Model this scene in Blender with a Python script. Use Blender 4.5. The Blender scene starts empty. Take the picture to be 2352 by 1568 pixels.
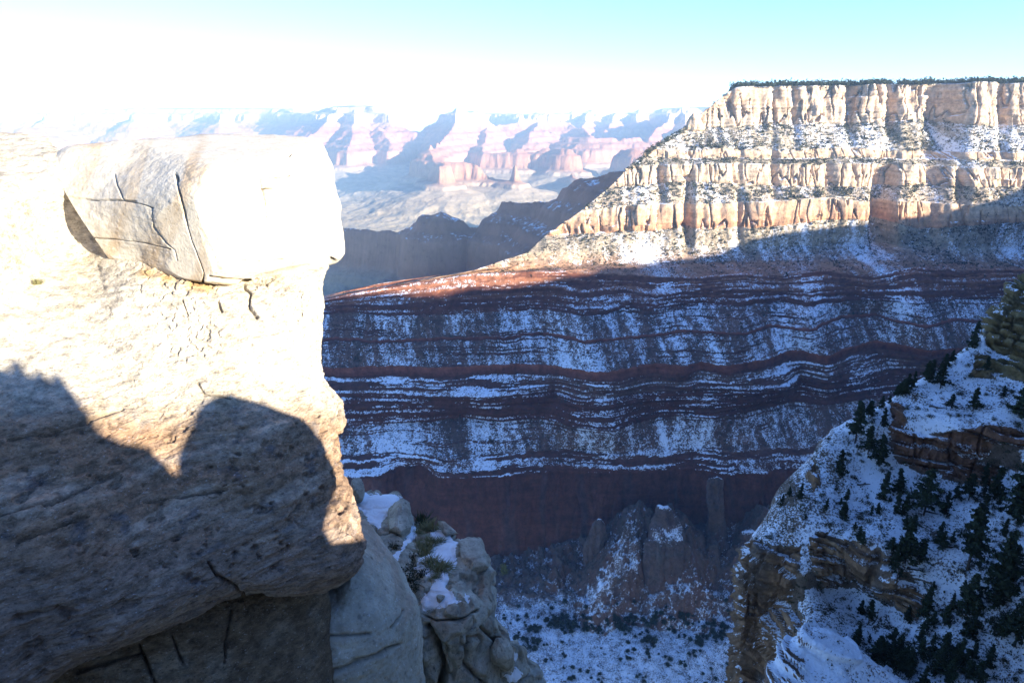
import bpy, math, random
import numpy as np

# ------------------------------------------------------------------ camera, sky, sun, exposure
SC = bpy.context.scene
PITCH = math.radians(18.3)
SP, CP = math.sin(PITCH), math.cos(PITCH)
W, H, F = 2352.0, 1568.0, 1568.0
cam_data = bpy.data.cameras.new("camera")
cam_data.sensor_width = 36.0
cam_data.lens = 24.0
cam_data.clip_start = 0.1
cam_data.clip_end = 90000.0
cam = bpy.data.objects.new("camera", cam_data)
cam.location = (0, 0, 0)
cam.rotation_euler = (math.pi / 2 - PITCH, 0, 0)
SC.collection.objects.link(cam)
SC.camera = cam

SUN_AZ = math.radians(52.0)      # from straight behind the camera towards its right
SUN_EL = math.radians(14.0)
SUN = np.array([math.cos(SUN_EL) * math.sin(SUN_AZ), -math.cos(SUN_EL) * math.cos(SUN_AZ), math.sin(SUN_EL)])
TAN_EL = math.tan(SUN_EL)

world = bpy.data.worlds.new("World")
SC.world = world
world.use_nodes = True
wn = world.node_tree
wn.nodes.clear()
sky = wn.nodes.new("ShaderNodeTexSky")
sky.sky_type = 'NISHITA'
sky.sun_disc = False
sky.sun_elevation = SUN_EL
sky.sun_rotation = math.pi - SUN_AZ
sky.altitude = 2100.0
sky.air_density = 1.0
sky.dust_density = 0.3
sky.ozone_density = 2.5
bg = wn.nodes.new("ShaderNodeBackground")
bg.inputs["Strength"].default_value = 0.105
wo = wn.nodes.new("ShaderNodeOutputWorld")
tint = wn.nodes.new("ShaderNodeMix")          # white balance of the camera: set for the warm sun, so skylight turns blue
tint.data_type = 'RGBA'
tint.blend_type = 'MULTIPLY'
tint.inputs[0].default_value = 1.0
tint.inputs[7].default_value = (0.66, 0.82, 1.14, 1)
wn.links.new(sky.outputs[0], tint.inputs[6])
wn.links.new(tint.outputs[2], bg.inputs[0])
wn.links.new(bg.outputs[0], wo.inputs[0])

sun_data = bpy.data.lights.new("sun", 'SUN')
sun_data.energy = 5.0
sun_data.angle = math.radians(0.5)
sun_data.color = (1.0, 0.90, 0.75)
sun = bpy.data.objects.new("sun", sun_data)
sun.rotation_euler = (math.pi / 2 - SUN_EL, 0, SUN_AZ)
SC.collection.objects.link(sun)

SC.view_settings.view_transform = 'Standard'
SC.view_settings.look = 'None'
SC.view_settings.gamma = 1.0
SC.view_settings.use_curve_mapping = False
SC.view_settings.exposure = 2.0
SC.cycles.use_denoising = True
SC.cycles.max_bounces = 6
SC.cycles.volume_bounces = 1

# ------------------------------------------------------------------ helpers
rng = np.random.default_rng(7)
random.seed(7)
_perm = rng.permutation(256).astype(np.int32)
_perm = np.concatenate([_perm, _perm])
_g = rng.normal(size=(256, 3)).astype(np.float32)
_g /= np.linalg.norm(_g, axis=1, keepdims=True)


def noise(x, y, z=0.0):
    x, y, z = np.broadcast_arrays(np.asarray(x, np.float32), np.asarray(y, np.float32), np.asarray(z, np.float32))
    xi, yi, zi = np.floor(x).astype(np.int32), np.floor(y).astype(np.int32), np.floor(z).astype(np.int32)
    xf, yf, zf = x - xi, y - yi, z - zi
    u, v, w = [t * t * t * (t * (t * 6 - 15) + 10) for t in (xf, yf, zf)]
    xi, yi, zi = xi & 255, yi & 255, zi & 255
    def corner(a, b, c):
        g = _g[_perm[(_perm[(_perm[(xi + a) & 255] + yi + b) & 255] + zi + c) & 255]]
        return g[..., 0] * (xf - a) + g[..., 1] * (yf - b) + g[..., 2] * (zf - c)
    def lx(b, c):
        n0 = corner(0, b, c)
        return n0 + u * (corner(1, b, c) - n0)
    def ly(c):
        n0 = lx(0, c)
        return n0 + v * (lx(1, c) - n0)
    n0 = ly(0)
    return (n0 + w * (ly(1) - n0)) * 1.6


def fbm(x, y, z=0.0, octaves=4, gain=0.5, ridged=False, lac=2.03):
    t, a, s = 0.0, 1.0, 0.0
    x, y, z = [np.asarray(q, np.float32) for q in (x, y, z)]
    for i in range(octaves):
        n = noise(x + 17.3 * i, y + 5.1 * i, z + 9.7 * i)
        if ridged:
            n = 1 - 2 * np.abs(n)
        t = t + a * n
        s += a
        a *= gain
        x, y, z = x * lac, y * lac, z * lac
    return t / s


def sstep(a, b, x):
    t = np.clip((x - a) / (b - a), 0, 1)
    return t * t * (3 - 2 * t)


def lerp(a, b, t):
    return a + (b - a) * t


def ray(px, py):
    a = (np.asarray(px, float) - W / 2) / F
    b = (H / 2 - np.asarray(py, float)) / F
    return np.stack(np.broadcast_arrays(a, CP + b * SP, b * CP - SP), -1)


def at_d(px, py, d):
    return ray(px, py) * np.asarray(d, float)[..., None]


def at_y(px, py, Y):
    r = ray(px, py)
    return r * (np.asarray(Y, float) / r[..., 1])[..., None]


def at_z(px, py, z):
    r = ray(px, py)
    return r * (np.asarray(z, float) / r[..., 2])[..., None]


def project(P):
    d = P[..., 1] * CP - P[..., 2] * SP
    b = (P[..., 1] * SP + P[..., 2] * CP) / d
    return W / 2 + F * P[..., 0] / d, H / 2 - F * b, d


def tps(pts, vals, scale=400.0):
    p = np.asarray(pts, float) / scale
    n = len(p)
    def K(r2):
        return np.where(r2 > 1e-12, r2 * np.log(r2 + 1e-12), 0.0)
    r2 = ((p[:, None] - p[None]) ** 2).sum(-1)
    A = np.zeros((n + 3, n + 3))
    A[:n, :n] = K(r2) + np.eye(n) * 1e-3
    A[:n, n] = 1
    A[:n, n + 1:] = p
    A[n:, :n] = A[:n, n:].T
    c = np.linalg.solve(A, np.concatenate([np.asarray(vals, float), np.zeros(3)]))
    def f(x, y):
        x, y = np.broadcast_arrays(np.asarray(x, float) / scale, np.asarray(y, float) / scale)
        o = c[n] + c[n + 1] * x + c[n + 2] * y
        for i in range(n):
            o = o + c[i] * K((x - p[i, 0]) ** 2 + (y - p[i, 1]) ** 2)
        return o
    return f


def poly_dist(x, y, line):
    """distance from points to an open polyline, in the polyline's own units"""
    best = np.full(np.shape(x), 1e9)
    for (x0, y0), (x1, y1) in zip(line[:-1], line[1:]):
        dx, dy = x1 - x0, y1 - y0
        t = np.clip(((x - x0) * dx + (y - y0) * dy) / (dx * dx + dy * dy + 1e-9), 0, 1)
        best = np.minimum(best, (x - x0 - t * dx) ** 2 + (y - y0 - t * dy) ** 2)
    return np.sqrt(best)


def in_poly(x, y, poly):
    ins = np.zeros(np.shape(x), bool)
    n = len(poly)
    for i in range(n):
        (x0, y0), (x1, y1) = poly[i], poly[(i + 1) % n]
        c = (y0 > y) != (y1 > y)
        ins ^= c & (x < (x1 - x0) * (y - y0) / (y1 - y0 + 1e-12) + x0)
    return ins


def soft_poly(x, y, poly, soft):
    """+ inside, - outside, scaled by soft"""
    d = poly_dist(x, y, list(poly) + [poly[0]])
    return np.where(in_poly(x, y, poly), d, -d) / soft


def grid_faces(n, m, wrap=False):
    i = np.arange(n - 1)[:, None] * m
    j = np.arange(m if wrap else m - 1)[None]
    j2 = (j + 1) % m
    return np.stack([i + j, i + j2, i + m + j2, i + m + j], -1).reshape(-1, 4)


def make_mesh(name, V, Q, attrs=None, colors=None, smooth=True):
    me = bpy.data.meshes.new(name)
    V = np.ascontiguousarray(V.reshape(-1, 3), np.float32)
    Q = np.ascontiguousarray(Q, np.int32)
    k = Q.shape[1]
    me.vertices.add(len(V))
    me.vertices.foreach_set("co", V.ravel())
    me.loops.add(Q.size)
    me.loops.foreach_set("vertex_index", Q.ravel())
    me.polygons.add(len(Q))
    me.polygons.foreach_set("loop_start", np.arange(0, Q.size, k, dtype=np.int32))
    me.polygons.foreach_set("use_smooth", np.full(len(Q), smooth))
    me.update(calc_edges=True)
    for a, val in (attrs or {}).items():
        at = me.attributes.new(a, 'FLOAT', 'POINT')
        at.data.foreach_set("value", np.ascontiguousarray(np.broadcast_to(val, V.shape[:1] if np.ndim(val) < 1 else np.shape(val)), np.float32).ravel())
    if colors is not None:
        at = me.attributes.new("col", 'FLOAT_COLOR', 'POINT')
        c = np.ones((len(V), 4), np.float32)
        c[:, :3] = np.clip(colors.reshape(-1, 3), 0.005, 0.95)
        at.data.foreach_set("color", c.ravel())
    return me


def link(name, me, mat, parent=None, **props):
    o = bpy.data.objects.new(name, me)
    if me is not None and mat is not None and not me.materials:
        me.materials.append(mat)
    SC.collection.objects.link(o)
    if parent is not None:
        o.parent = parent
    for k, v in props.items():
        o[k] = v
    return o


def normals(P, wrap=False):
    """outward-ish unit normals of a grid of points"""
    du = np.gradient(P, axis=0)
    if wrap:
        dv = (np.roll(P, -1, 1) - np.roll(P, 1, 1)) / 2
    else:
        dv = np.gradient(P, axis=1)
    n = np.cross(du, dv)
    return n / (np.linalg.norm(n, axis=-1, keepdims=True) + 1e-9)


def mixc(a, b, t):
    return a + (np.asarray(b) - a) * np.asarray(t)[..., None]


# ------------------------------------------------------------------ materials
def new_mat(name):
    m = bpy.data.materials.new(name)
    m.use_nodes = True
    nt = m.node_tree
    nt.nodes.clear()
    out = nt.nodes.new("ShaderNodeOutputMaterial")
    bs = nt.nodes.new("ShaderNodeBsdfPrincipled")
    bs.inputs["Roughness"].default_value = 0.9
    bs.inputs["Specular IOR Level"].default_value = 0.15
    nt.links.new(bs.outputs[0], out.inputs["Surface"])
    return m, nt, bs


def rock_mat(name, scale, bump, speckle=0.35, snow_soft=0.25, dark=(0.45, 0.4, 0.38), aniso=(1, 1, 1)):
    """colour comes from the mesh attribute 'col' (what the rock is made of), snow cover from 'snow'"""
    m, nt, bs = new_mat(name)
    N, L = nt.nodes.new, nt.links.new
    geo = N("ShaderNodeNewGeometry")
    mp = N("ShaderNodeMapping")
    mp.inputs["Scale"].default_value = aniso
    L(geo.outputs["Position"], mp.inputs["Vector"])
    col = N("ShaderNodeAttribute"); col.attribute_name = "col"
    sn = N("ShaderNodeAttribute"); sn.attribute_name = "snow"
    n1 = N("ShaderNodeTexNoise"); n1.inputs["Scale"].default_value = scale; n1.inputs["Detail"].default_value = 6; n1.inputs["Roughness"].default_value = 0.65
    n2 = N("ShaderNodeTexNoise"); n2.inputs["Scale"].default_value = scale * 4.3; n2.inputs["Detail"].default_value = 4; n2.inputs["Roughness"].default_value = 0.7
    L(mp.outputs[0], n1.inputs["Vector"]); L(mp.outputs[0], n2.inputs["Vector"])
    # mottling multiplies the rock's own colour
    mr = N("ShaderNodeMapRange"); mr.inputs["From Min"].default_value = 0.32; mr.inputs["From Max"].default_value = 0.68
    mr.inputs["To Min"].default_value = 1 - speckle; mr.inputs["To Max"].default_value = 1 + speckle * 0.8
    L(n1.outputs[0], mr.inputs["Value"])
    mr2 = N("ShaderNodeMapRange"); mr2.inputs["From Min"].default_value = 0.3; mr2.inputs["From Max"].default_value = 0.46
    L(n2.outputs[0], mr2.inputs["Value"])
    mul = N("ShaderNodeVectorMath"); mul.operation = 'SCALE'
    L(col.outputs["Color"], mul.inputs[0]); L(mr.outputs[0], mul.inputs["Scale"])
    dk = N("ShaderNodeMix"); dk.data_type = 'RGBA'; dk.blend_type = 'MULTIPLY'
    dk.inputs[7].default_value = (*dark, 1)
    inv = N("ShaderNodeMath"); inv.operation = 'SUBTRACT'; inv.inputs[0].default_value = 1.0
    L(mr2.outputs[0], inv.inputs[1])
    L(inv.outputs[0], dk.inputs[0]); L(mul.outputs[0], dk.inputs[6])
    # snow
    ad = N("ShaderNodeMath"); ad.operation = 'ADD'
    mrs = N("ShaderNodeMapRange"); mrs.inputs["From Min"].default_value = 0.3; mrs.inputs["From Max"].default_value = 0.7
    mrs.inputs["To Min"].default_value = -0.5; mrs.inputs["To Max"].default_value = 0.5
    L(n2.outputs[0], mrs.inputs["Value"])
    L(sn.outputs["Fac"], ad.inputs[0]); L(mrs.outputs[0], ad.inputs[1])
    ss = N("ShaderNodeMapRange"); ss.interpolation_type = 'SMOOTHSTEP'
    ss.inputs["From Min"].default_value = 0.5 - snow_soft; ss.inputs["From Max"].default_value = 0.5 + snow_soft
    L(ad.outputs[0], ss.inputs["Value"])
    fin = N("ShaderNodeMix"); fin.data_type = 'RGBA'
    fin.inputs[7].default_value = (0.80, 0.82, 0.86, 1)
    L(ss.outputs[0], fin.inputs[0]); L(dk.outputs[2], fin.inputs[6])
    L(fin.outputs[2], bs.inputs["Base Color"])
    bm = N("ShaderNodeBump"); bm.inputs["Strength"].default_value = 0.8; bm.inputs["Distance"].default_value = bump
    add = N("ShaderNodeMath"); add.operation = 'ADD'
    L(n1.outputs[0], add.inputs[0]); L(n2.outputs[0], add.inputs[1])
    L(add.outputs[0], bm.inputs["Height"]); L(bm.outputs[0], bs.inputs["Normal"])
    return m


def plain_mat(name, color, var=0.4, scale=3.0):
    m, nt, bs = new_mat(name)
    N, L = nt.nodes.new, nt.links.new
    geo = N("ShaderNodeNewGeometry")
    oi = N("ShaderNodeObjectInfo")
    n = N("ShaderNodeTexNoise"); n.inputs["Scale"].default_value = scale; n.inputs["Detail"].default_value = 3
    L(geo.outputs["Position"], n.inputs["Vector"])
    ad = N("ShaderNodeMath"); ad.operation = 'ADD'
    mr = N("ShaderNodeMapRange"); mr.inputs["To Min"].default_value = -0.25; mr.inputs["To Max"].default_value = 0.25
    L(oi.outputs["Random"], mr.inputs["Value"]); L(mr.outputs[0], ad.inputs[0]); L(n.outputs[0], ad.inputs[1])
    cr = N("ShaderNodeMix"); cr.data_type = 'RGBA'
    c = np.array(color)
    cr.inputs[6].default_value = (*(c * (1 - var)), 1); cr.inputs[7].default_value = (*np.clip(c * (1 + var), 0, .9), 1)
    L(ad.outputs[0], cr.inputs[0]); L(cr.outputs[2], bs.inputs["Base Color"])
    return m
# ------------------------------------------------------------------ near rocks
def smooth_outline(poly, n=900):
    p = np.array(poly, float)
    k = len(p)
    out = []
    for i in range(k):
        p0, p1, p2, p3 = p[i - 1], p[i], p[(i + 1) % k], p[(i + 2) % k]
        t = np.linspace(0, 1, 24, endpoint=False)[:, None]
        m1, m2 = (p2 - p0) * 0.35, (p3 - p1) * 0.35
        h00, h10, h01, h11 = 2*t**3 - 3*t**2 + 1, t**3 - 2*t**2 + t, -2*t**3 + 3*t**2, t**3 - t**2
        out.append(h00 * p1 + h10 * m1 + h01 * p2 + h11 * m2)
    return np.concatenate(out)


def star_rock(name, outline, ctr, ctl, R, bulge, thick, nth, nr, mat, disp=None, colf=None, cracks=(), parent=None, back_rows=14, cuts=(), **props):
    """a closed boulder: its front relief is given by depth points, its back is a rounded bulge `thick` metres deep"""
    o = smooth_outline(outline)
    cx, cy = ctr
    ang = np.arctan2(o[:, 1] - cy, o[:, 0] - cx)
    rad = np.hypot(o[:, 0] - cx, o[:, 1] - cy)
    od = np.argsort(ang)
    th = np.linspace(-math.pi, math.pi, nth, endpoint=False)
    rr = np.interp(th, ang[od], rad[od], period=2 * math.pi)
    c = np.array(ctl, float)
    df = tps(c[:, :2], c[:, 2])
    r = np.sin(np.linspace(0.0, 1, nr) * math.pi / 2)
    px = cx + r[:, None] * rr * np.cos(th)
    py = cy + r[:, None] * rr * np.sin(th)
    d = df(px, py)
    w = np.clip((1 - r[:, None]) * rr / R, 0, 1)
    d = d + bulge * (1 - np.sqrt(np.clip(1 - (1 - w) ** 2, 0, 1)))
    t = np.linspace(0, 1, back_rows + 1)[1:]
    rb = np.cos(t * math.pi / 2) * 0.98 + 0.0
    pxb = cx + rb[:, None] * rr * np.cos(th)
    pyb = cy + rb[:, None] * rr * np.sin(th)
    db = d[-1] * (1 - t[:, None]) + t[:, None] * d[-1].mean() + thick * np.sin(t[:, None] * math.pi / 2)
    PX, PY, D = np.concatenate([px, pxb]), np.concatenate([py, pyb]), np.concatenate([d, db])
    P = at_d(PX, PY, D)
    Nn = -normals(P, wrap=True)
    # make the normals point outwards
    cen = P.reshape(-1, 3).mean(0)
    if ((P - cen) * Nn).sum() < 0:
        Nn = -Nn
    off = np.zeros(PX.shape)
    if disp is not None:
        off = off + disp(P, Nn, PX, PY)
    front = np.arange(len(PX))[:, None] < nr
    crack_shade = np.zeros(PX.shape)
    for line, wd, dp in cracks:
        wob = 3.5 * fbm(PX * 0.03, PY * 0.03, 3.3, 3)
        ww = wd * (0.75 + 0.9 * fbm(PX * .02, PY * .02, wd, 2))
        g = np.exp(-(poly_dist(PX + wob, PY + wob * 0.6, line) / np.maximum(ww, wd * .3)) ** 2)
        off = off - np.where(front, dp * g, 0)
        crack_shade = np.maximum(crack_shade, np.where(front, g ** 2, 0))
    Nn[0] = Nn[1].mean(0) / np.linalg.norm(Nn[1].mean(0))
    off[0] = off[1].mean()
    Nn[-1] = Nn[-2]; off[-1] = off[-2].mean()
    P = P + Nn * off[..., None]
    # flat broken faces: slice the lump with planes
    if cuts:
        pc = P.reshape(-1, 3)
        for nv, q in cuts:
            nv = np.array(nv, float); nv /= np.linalg.norm(nv)
            h = pc @ nv
            lim = np.quantile(h, q)
            ex = np.maximum(0, h - lim)
            pc = pc - (ex * 0.97)[:, None] * nv
        P = pc.reshape(P.shape)
        Nn = normals(P, wrap=True)
        if ((P - cen) * Nn).sum() < 0:
            Nn = -Nn
    col, snow = colf(P, Nn, PX, PY) if colf else (np.full(P.shape, 0.35), np.zeros(PX.shape))
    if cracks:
        col = mixc(col, [.07, .055, .04], crack_shade * .5)      # shade inside the cracks, painted into the rock colour
    Q = grid_faces(len(PX), nth, True)
    if (np.cross(P[nr // 2 + 1, 0] - P[nr // 2, 0], P[nr // 2, 1] - P[nr // 2, 0]) * Nn[nr // 2, 0]).sum() > 0:
        Q = Q[:, ::-1]
    me = make_mesh(name, P, Q, {"snow": snow.ravel()}, col)
    return link(name, me, mat, parent, **props), P, PX, PY


M_NEAR = rock_mat("near_limestone", 5.0, 0.012, speckle=0.16, dark=(0.7, 0.66, 0.6))
M_BODY = rock_mat("near_sandstone", 7.0, 0.05, speckle=0.5, dark=(0.38, 0.36, 0.36), aniso=(1, 1, 2.2))
M_LEDGE = rock_mat("ledge_limestone", 4.0, 0.04, speckle=0.4, snow_soft=0.08, dark=(0.4, 0.39, 0.38))


def near_disp(amp, f, bed=0.0, bedf=6.0):
    def g(P, N, px, py):
        x, y, z = P[..., 0], P[..., 1], P[..., 2]
        d = amp * fbm(x * f, y * f, z * f, 5, 0.5) + amp * 0.5 * np.abs(fbm(x * f * 2.7 + 9, y * f * 2.7, z * f * 4, 4, 0.55))
        if bed:
            zz = z + 0.12 * x + 0.15 * noise(x * .8, y * .8, z * .8)
            d = d + bed * fbm(zz * bedf, x * 0.7, y * 0.7, 4, 0.6)
        return d
    return g


def cap_col(P, N, px, py):
    x, y, z = P[..., 0], P[..., 1], P[..., 2]
    c = np.broadcast_to(np.array([0.54, 0.49, 0.39]), P.shape).copy()
    # tan water stains run down the left facet
    s = fbm((px + 0.28 * py) * 0.016, py * 0.002, 1.0, 4)
    c = mixc(c, [0.42, 0.31, 0.19], sstep(-0.12, 0.3, s) * sstep(120, 260, px) * (1 - sstep(430, 500, px)) * 0.8)
    st = np.exp(-(poly_dist(px, py, [(470, 400), (490, 480), (505, 560), (520, 650)]) / 26) ** 2)
    c = mixc(c, [0.45, 0.33, 0.20], st * 0.75)
    c = mixc(c, [0.36, 0.36, 0.33], sstep(0.2, 0.6, fbm(x * 2, y * 2, z * 3, 4)) * 0.5)
    return c, np.zeros(px.shape)


CAP_OUT = [(112, 372), (160, 334), (250, 325), (330, 316), (400, 308), (480, 300), (560, 298), (640, 300), (705, 311), (738, 330), (752, 358), (766, 385),
           (770, 425), (782, 470), (794, 520), (800, 560), (799, 585), (782, 605), (745, 617), (690, 628), (620, 641), (560, 650), (520, 655), (470, 650), (400, 638),
           (330, 618), (270, 606), (225, 598), (195, 575), (165, 525), (133, 470), (112, 425)]
CAP_CTL = [(415, 420, 9.0), (440, 520, 9.0), (465, 640, 9.25), (300, 440, 9.55), (150, 420, 10.3), (150, 480, 10.2), (220, 560, 10.1), (320, 600, 9.85), (300, 520, 9.6),
           (600, 450, 9.35), (620, 560, 9.45), (770, 470, 10.2), (790, 570, 10.3), (700, 600, 9.9), (560, 640, 9.4), (480, 380, 9.15), (600, 370, 9.6), (500, 325, 10.3), (300, 350, 10.3), (680, 340, 10.5), (150, 350, 10.5)]
cap_cracks = [([(404, 400), (412, 440), (422, 500), (440, 560), (458, 610), (466, 652)], 2.6, 0.13),
              ([(605, 402), (608, 440), (614, 500)], 2.4, 0.4), ([(605, 432), (660, 432), (720, 423), (760, 414)], 2.2, 0.35),
              ([(140, 452), (220, 460), (280, 460), (330, 470), (352, 478)], 1.7, 0.04), ([(262, 400), (270, 430), (285, 460), (312, 462)], 1.7, 0.04),
              ([(190, 546), (260, 550), (330, 558), (390, 572)], 1.6, 0.035), ([(350, 478), (352, 520), (380, 556), (400, 575), (405, 600)], 2.2, 0.04),
              ([(530, 597), (580, 602), (650, 596)], 3, 0.06), ([(625, 402), (640, 404), (662, 399)], 3.5, 0.2), ([(655, 345), (672, 352), (664, 360)], 3, .1), ([(690, 372), (706, 378)], 3.5, .12), ([(480, 640), (560, 650), (700, 622), (790, 600)], 4, 0.08)]
CAP_D = near_disp(0.028, 1.6, 0.014, 5)
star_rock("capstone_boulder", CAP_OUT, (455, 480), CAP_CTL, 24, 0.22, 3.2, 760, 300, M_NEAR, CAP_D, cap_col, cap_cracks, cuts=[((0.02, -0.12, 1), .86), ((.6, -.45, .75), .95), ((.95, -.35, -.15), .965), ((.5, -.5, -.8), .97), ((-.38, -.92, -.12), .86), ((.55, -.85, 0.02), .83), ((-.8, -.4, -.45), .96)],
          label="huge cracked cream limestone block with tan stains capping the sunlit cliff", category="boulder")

BODY_OUT = [(-320, 330), (-120, 306), (0, 304), (60, 308), (112, 320), (140, 345), (190, 430), (300, 520), (450, 575), (600, 585), (700, 590), (752, 606), (752, 622), (745, 645), (744, 700), (748, 770),
            (745, 835), (757, 875), (786, 925), (797, 962), (791, 990), (783, 1020), (785, 1070), (797, 1120), (816, 1170), (832, 1220), (838, 1262), (825, 1305), (790, 1336), (722, 1362),
            (640, 1372), (575, 1366), (530, 1372), (470, 1398), (380, 1440), (300, 1480), (200, 1522), (110, 1570), (0, 1640), (-320, 1760)]
BODY_CTL = [(700, 640, 9.9), (600, 660, 9.7), (450, 680, 9.4), (300, 640, 9.6), (160, 570, 10.42), (100, 420, 10.1), (150, 430, 10.25), (118, 480, 10.3), (0, 450, 9.4), (-250, 450, 8.9), (0, 650, 9.0), (-250, 700, 8.2), (150, 720, 9.1),
            (450, 850, 8.7), (700, 850, 9.3), (780, 960, 9.15), (600, 950, 8.6), (300, 900, 8.4), (0, 900, 8.0), (-250, 950, 7.3), (400, 1080, 7.95), (620, 1100, 8.05), (760, 1130, 8.5), (200, 1100, 7.5),
            (0, 1150, 7.0), (-250, 1200, 6.4), (550, 1250, 7.6), (800, 1250, 8.15), (700, 1330, 7.9), (400, 1320, 7.15), (150, 1350, 6.65), (-100, 1450, 6.2), (100, 1520, 6.6), (0, 310, 11.2), (-250, 330, 10.5), (600, 590, 10.3), (300, 530, 10.4)]


def body_disp(P, N, px, py):
    x, y, z = P[..., 0], P[..., 1], P[..., 2]
    low = sstep(820, 1050, py)
    zz = z - 0.16 * x
    bed = fbm(zz * 5.0 + 0.6 * noise(x, y, z), x * 0.55, y * 0.55, 5, 0.6)
    d = 0.10 * fbm(x * 0.9, y * 0.9, z * 0.9, 4) + lerp(0.03, 0.095, low) * bed
    d = d + lerp(0.035, 0.06, low) * fbm(x * 3.5, y * 3.5, z * 6, 5, 0.6)
    # flaking plates and pits on the sunlit face
    v = fbm(x * 4.2 + 3, y * 4.2, z * 4.8, 3, 0.5)
    d = d - 0.03 * (1 - low) * sstep(0.55, 0.8, 1 - np.abs(v) * 3.4) * sstep(0.0, 0.5, fbm(x * 0.8, y * 0.8, z * 0.8 + 4, 2) + 0.2) * sstep(200, 420, px)
    d = d - 0.07 * low * sstep(0.15, 0.5, fbm(x * 5 + 1, y * 5, z * 10, 3))
    return d


def body_col(P, N, px, py):
    x, y, z = P[..., 0], P[..., 1], P[..., 2]
    top = np.broadcast_to(np.array([0.56, 0.50, 0.39]), P.shape).copy()
    top = mixc(top, [0.52, 0.42, 0.26], sstep(0.1, 0.5, fbm(x * 0.9, y * 0.9, z * 0.9 + 7, 3)) * 0.6)
    zz = z - 0.16 * x + 0.12 * noise(x, y, z)
    b = fbm(zz * 6, x * .6, y * .6, 4, 0.6)
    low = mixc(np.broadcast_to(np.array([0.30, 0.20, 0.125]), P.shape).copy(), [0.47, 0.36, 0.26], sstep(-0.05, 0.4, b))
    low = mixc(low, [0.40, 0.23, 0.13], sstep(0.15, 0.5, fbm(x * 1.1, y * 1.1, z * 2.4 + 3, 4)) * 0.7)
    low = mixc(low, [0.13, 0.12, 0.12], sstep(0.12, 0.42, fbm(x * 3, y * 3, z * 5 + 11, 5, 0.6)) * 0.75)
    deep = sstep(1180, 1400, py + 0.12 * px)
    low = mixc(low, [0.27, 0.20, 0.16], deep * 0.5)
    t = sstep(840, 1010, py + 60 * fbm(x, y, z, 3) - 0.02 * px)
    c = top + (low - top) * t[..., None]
    for (a, b_) in ((338, 628), (385, 640), (445, 655), (470, 662)):
        c = mixc(c, [0.42, 0.25, 0.08], np.exp(-(((px - a) / 26) ** 2 + ((py - b_) / 16) ** 2)) * 0.8)
    return c, np.zeros(px.shape)


body_cracks = [([(560, 655), (575, 672), (570, 700), (590, 725)], 4, 0.08), ([(500, 690), (510, 715)], 3, 0.06), ([(420, 690), (430, 720)], 3, 0.05), ([(780, 930), (786, 1010), (778, 1090), (782, 1110)], 4, 0.1),
               ([(455, 880), (470, 905), (530, 918)], 2.5, 0.04), ([(0, 1180), (120, 1160), (260, 1090)], 6, 0.07), ([(20, 1010), (150, 985), (280, 940)], 5, 0.06),
               ([(480, 1290), (500, 1320), (560, 1366)], 5, 0.10), ([(40, 1240), (200, 1190)], 7, 0.08), ([(330, 1150), (520, 1120)], 5, 0.05)]
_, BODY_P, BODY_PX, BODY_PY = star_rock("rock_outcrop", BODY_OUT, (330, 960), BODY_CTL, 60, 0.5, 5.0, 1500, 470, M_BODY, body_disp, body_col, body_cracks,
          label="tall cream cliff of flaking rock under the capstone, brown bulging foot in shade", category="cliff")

BASE_OUT = [(-320, 1480), (0, 1440), (250, 1380), (480, 1330), (640, 1330), (740, 1340), (760, 1450), (740, 1800), (300, 1900), (-320, 1900)]
base_cracks = [([(320, 1480), (345, 1540), (370, 1600)], 3.5, 0.10), ([(530, 1400), (520, 1470), (515, 1520)], 3.5, 0.09), ([(395, 1460), (420, 1520)], 4, 0.08), ([(180, 1540), (320, 1500)], 5, 0.08)]


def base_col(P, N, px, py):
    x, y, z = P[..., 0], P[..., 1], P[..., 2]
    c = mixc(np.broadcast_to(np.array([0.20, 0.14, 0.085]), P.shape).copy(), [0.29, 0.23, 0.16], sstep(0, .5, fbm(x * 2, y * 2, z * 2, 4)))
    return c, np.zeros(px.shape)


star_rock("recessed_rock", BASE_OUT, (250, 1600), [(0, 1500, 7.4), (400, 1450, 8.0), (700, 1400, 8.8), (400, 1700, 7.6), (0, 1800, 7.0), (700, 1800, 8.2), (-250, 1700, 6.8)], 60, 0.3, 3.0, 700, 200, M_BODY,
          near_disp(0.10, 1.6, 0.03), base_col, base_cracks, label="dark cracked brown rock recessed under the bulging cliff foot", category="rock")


def pale_col(P, N, px, py):
    x, y, z = P[..., 0], P[..., 1], P[..., 2]
    c = mixc(np.broadcast_to(np.array([0.36, 0.33, 0.26]), P.shape).copy(), [0.47, 0.44, 0.36], sstep(-.1, .5, fbm(x * 1.5, y * 1.5, z * 2.2, 4)))
    c = mixc(c, [0.30, 0.22, 0.16], sstep(0.1, 0.5, fbm(x * 0.9 + 4, y * 0.9, z * 2.0, 4)) * 0.6)
    c = mixc(c, [0.15, 0.14, 0.12], sstep(0.3, 0.55, fbm(x * 6, y * 6, z * 6, 3)) * 0.7)
    return c, np.zeros(px.shape)


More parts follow.
